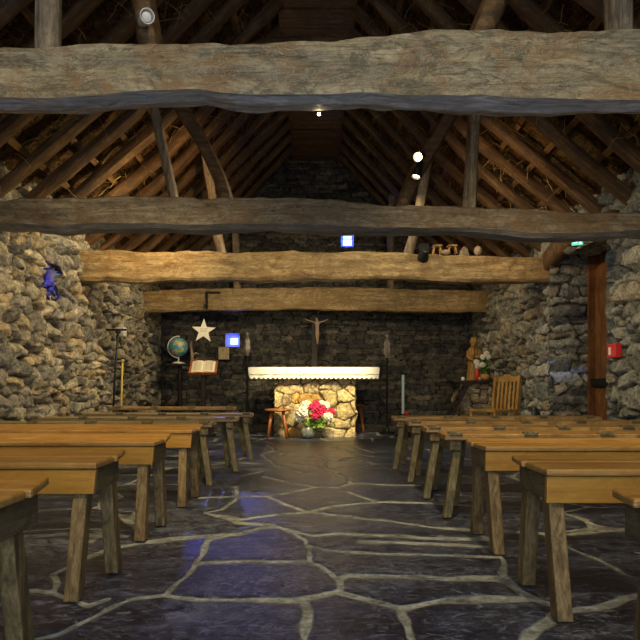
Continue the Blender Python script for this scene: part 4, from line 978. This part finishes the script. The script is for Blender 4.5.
a = MB(); a.box((-.20,-.195,.18), (.20,-.175,.21)); a.build('stretcher', M['gold_wood'], e)
# dark upright stone by the wall
a = MB(); q_ = at(548, 410, 7.1)
a.loft([[Vector((cx_*r_+dx_, cy_*r_*.5, z_)) for cx_, cy_ in [(math.cos(t_), math.sin(t_)) for t_ in [k*math.pi/5 for k in range(10)]]] for z_, r_, dx_ in ((0,.09,0),(.18,.10,.0),(.32,.085,.0),(.42,.05,.01),(.47,.02,.01))])
o = a.build('dark_urn', M['black'], smooth=True); o.location = (2.47, 7.22, 0); tag(o, 'matt black pointed stone leaning by the wall left of the doorway', 'stone')

# ------------------------------------------------------------ doorway lintel, sign, alarm
a = MB(); a.loft(timber([(0,-.16,0),(0,.25,.05),(0,.65,.075),(0,1.05,.03),(0,1.46,-.06)], .20, .16, wob=.05, seed=44, seg=18)); o = a.build('door_lintel', M['rafter'], smooth=True); o.location = (2.60, 5.72, 2.15)
tag(o, 'curved log lintel set over the doorway in the right wall', 'lintel')
q_ = at(581, 243, 6.2)
e = empty('exit_sign', (2.45, 6.0, 2.065), -.5, label='small glowing turquoise emergency exit sign above the door lintel', cat='sign')
e.scale = (.6, .6, .6); a = MB(); a.box((-.085,0,-.045), (.085,.04,.045)); a.build('housing', M['white_paint'], e, bevel=.004)
M['exit'] = plain('exit_glow', (.05,.55,.40), .4, emit=(.08,.75,.55), es=1.1)
M['exit_white'] = plain('exit_glow_white', (.8,.9,.85), .4, emit=(.7,1,.9), es=1.2)
a = MB(); a.box((-.08,-.004,-.04), (.08,-.0005,.04)); a.build('panel', M['exit'], e)
a = MB(); a.box((.03,-.006,-.03), (.06,-.0045,.03)); a.prism([(-.06,0),(-.035,.022),(-.035,.008),(0,.008),(0,-.008),(-.035,-.008),(-.035,-.022)], .0015, Matrix.Translation((0,-.006,0))); a.build('pictogram', M['exit_white'], e)
az = at(0, 351, 5.5).z
e = empty('fire_alarm_box', (2.52, 5.47, az), -math.pi/2+.08, label='red fire alarm box on the right wall beside the doorway', cat='alarm')
a = MB(); a.box((-.065,0,-.06), (.065,.06,.06)); a.build('housing', M['red'], e, bevel=.006)
a = MB(); a.box((-.035,-.003,-.035), (.0,-.0005,.03)); a.build('call_plate', M['white_paint'], e)

# ------------------------------------------------------------ lamps
def spotlight(loc, target, mat, label, lit, r=.05, L=.13, group='spotlights on the trusses'):
    e = empty('spotlight', loc, label=label, cat='lamp', group=group)
    d_ = (Vector(target)-Vector(loc)).normalized(); q = d_.to_track_quat('-Z', 'Y').to_matrix().to_4x4()
    a = MB(); a.lathe([(.001,.06),(r*.55,.055),(r*.8,.02),(r,-.03),(r*1.05,-.07),(r*.95,-.07),(r*.85,-.045),(.001,-.045)], n=20)
    a.v = [tuple(q@Vector(v_)) for v_ in a.v]; a.build('housing', M[mat], e, smooth=True, sharp=40)
    a = MB(); a.lathe([(.001,-.062),(r*.6,-.06),(r*.8,-.05),(.001,-.05)], n=16); a.v = [tuple(q@Vector(v_)) for v_ in a.v]; a.build('bulb', M['bulb'] if lit else M['white_paint'], e, smooth=True)
    return e
p = at(421, 156, 4.86); L1 = spotlight(p, (-1.0, 2.0, 1.0), 'lamp_black', 'upper of the two bright lamps clamped on the bent strut at right of centre', True, r=.036)
a = MB(); a.tube([(0,0,.0),(.01,.10,-.01),(.02,.17,-.01)], .008, 6); a.build('arm', M['iron'], L1)
p = at(418.5, 169, 4.86); L2 = spotlight(p, (0.0, 4.5, 0.0), 'lamp_black', 'lower of the two bright lamps clamped on the bent strut at right of centre', True, r=.036)
a = MB(); a.tube([(0,0,.0),(.01,.10,.01),(.01,.17,.01)], .008, 6); a.build('arm', M['iron'], L2)
p = at(424, 254, 6.98); L3 = spotlight(p, (p.x-.2, 9.5, .5), 'lamp_black', 'black unlit spotlight on the third tie beam', False, r=.06)
a = MB(); a.tube([(0,0,0),(0,.05,-.02),(0,.14,-.02)], .02, 8); a.box((-.05,-.03,.03), (.05,.04,.11)); a.build('bracket', M['lamp_black'], L3)
p = at(144, 20, 2.62); L4 = spotlight(p, (p.x+.5, 1.6, 1.9), 'white_paint', 'white unlit lamp on the strut above the nearest tie beam', False, r=.028)
a = MB(); a.tube([(0,0,0),(-.02,.05,.03),(-.04,.09,.02)], .010, 6); a.build('bracket', M['lamp_black'], L4)
p = at(318.5, 116, 4.5)
e = empty('small_downlight', at(319, 114, 2.75)+Vector((0,0,0)), label='tiny bright lamp under the middle of the nearest tie beam', cat='lamp')
a = MB(); a.ball((0,0,0), .007, 10, 7); a.build('bulb', M['bulb'], e, smooth=True)
a = MB(); a.tube([(0,0,.004),(0,0,.07)], .004, 6); a.build('stem', M['iron'], e)

# bits lying on the third tie beam at right
ztop = 2.22
def onbeam(px, fn, name, mat, label, cat):
    a = MB(); fn(a); o = a.build(name, M[mat], bevel=.003); q_ = at(px, 250, Y3+.1); o.location = (q_.x, Y3+.1, CH-(253-CY)*Y3/F-.0); tag(o, label, cat); return o
for px, lab in ((437, 'small wooden crib stool on the third tie beam, nearest the black spotlight'), (452, 'small wooden crib stool on the third tie beam, right of the other one')):
    q_ = at(px, 251, Y3+.1); e = empty('miniature_stool', (q_.x, Y3+.1, CH-(252.5-CY)*Y3/F), label=lab, cat='stool', group='small things on the third tie beam')
    a = MB(); a.box((-.05,-.05,.085), (.05,.05,.10)); a.build('seat', M['gold_wood'], e)
    for sx_ in (-1, 1):
        for sy_ in (-1, 1):
            a = MB(); a.tube([(sx_*.03,sy_*.03,.088),(sx_*.045,sy_*.045,0)], .008, 6); a.build('leg', M['gold_wood'], e)
onbeam(446, lambda a: a.ball((0,0,.03), .04, 10, 7, (1.3,1,.8)), 'pebble', 'ivory', 'small rounded stone between the miniature stools on the third tie beam', 'stone')
onbeam(478, lambda a: a.ball((0,0,.045), .055, 10, 7, (.8,1,1)), 'pebble', 'ivory', 'brown rounded stone leaning on the third tie beam near its right end', 'stone')
onbeam(465, lambda a: a.prism([(-.06,0),(.05,0),(.03,.07),(-.01,.10),(-.045,.06)], .08), 'wood_block', 'post', 'offcut of wood standing on the third tie beam at right', 'block')
a = MB(); a.box((-.045,-.05,0), (.045,.05,.05)); o = a.build('wood_block', M['beam_warm'], bevel=.003); q_ = at(238, 288, Y4+.1); o.location = (q_.x, Y4+.08, q_.z-.01)
tag(o, 'little square block of wood on top of the farthest tie beam', 'block')
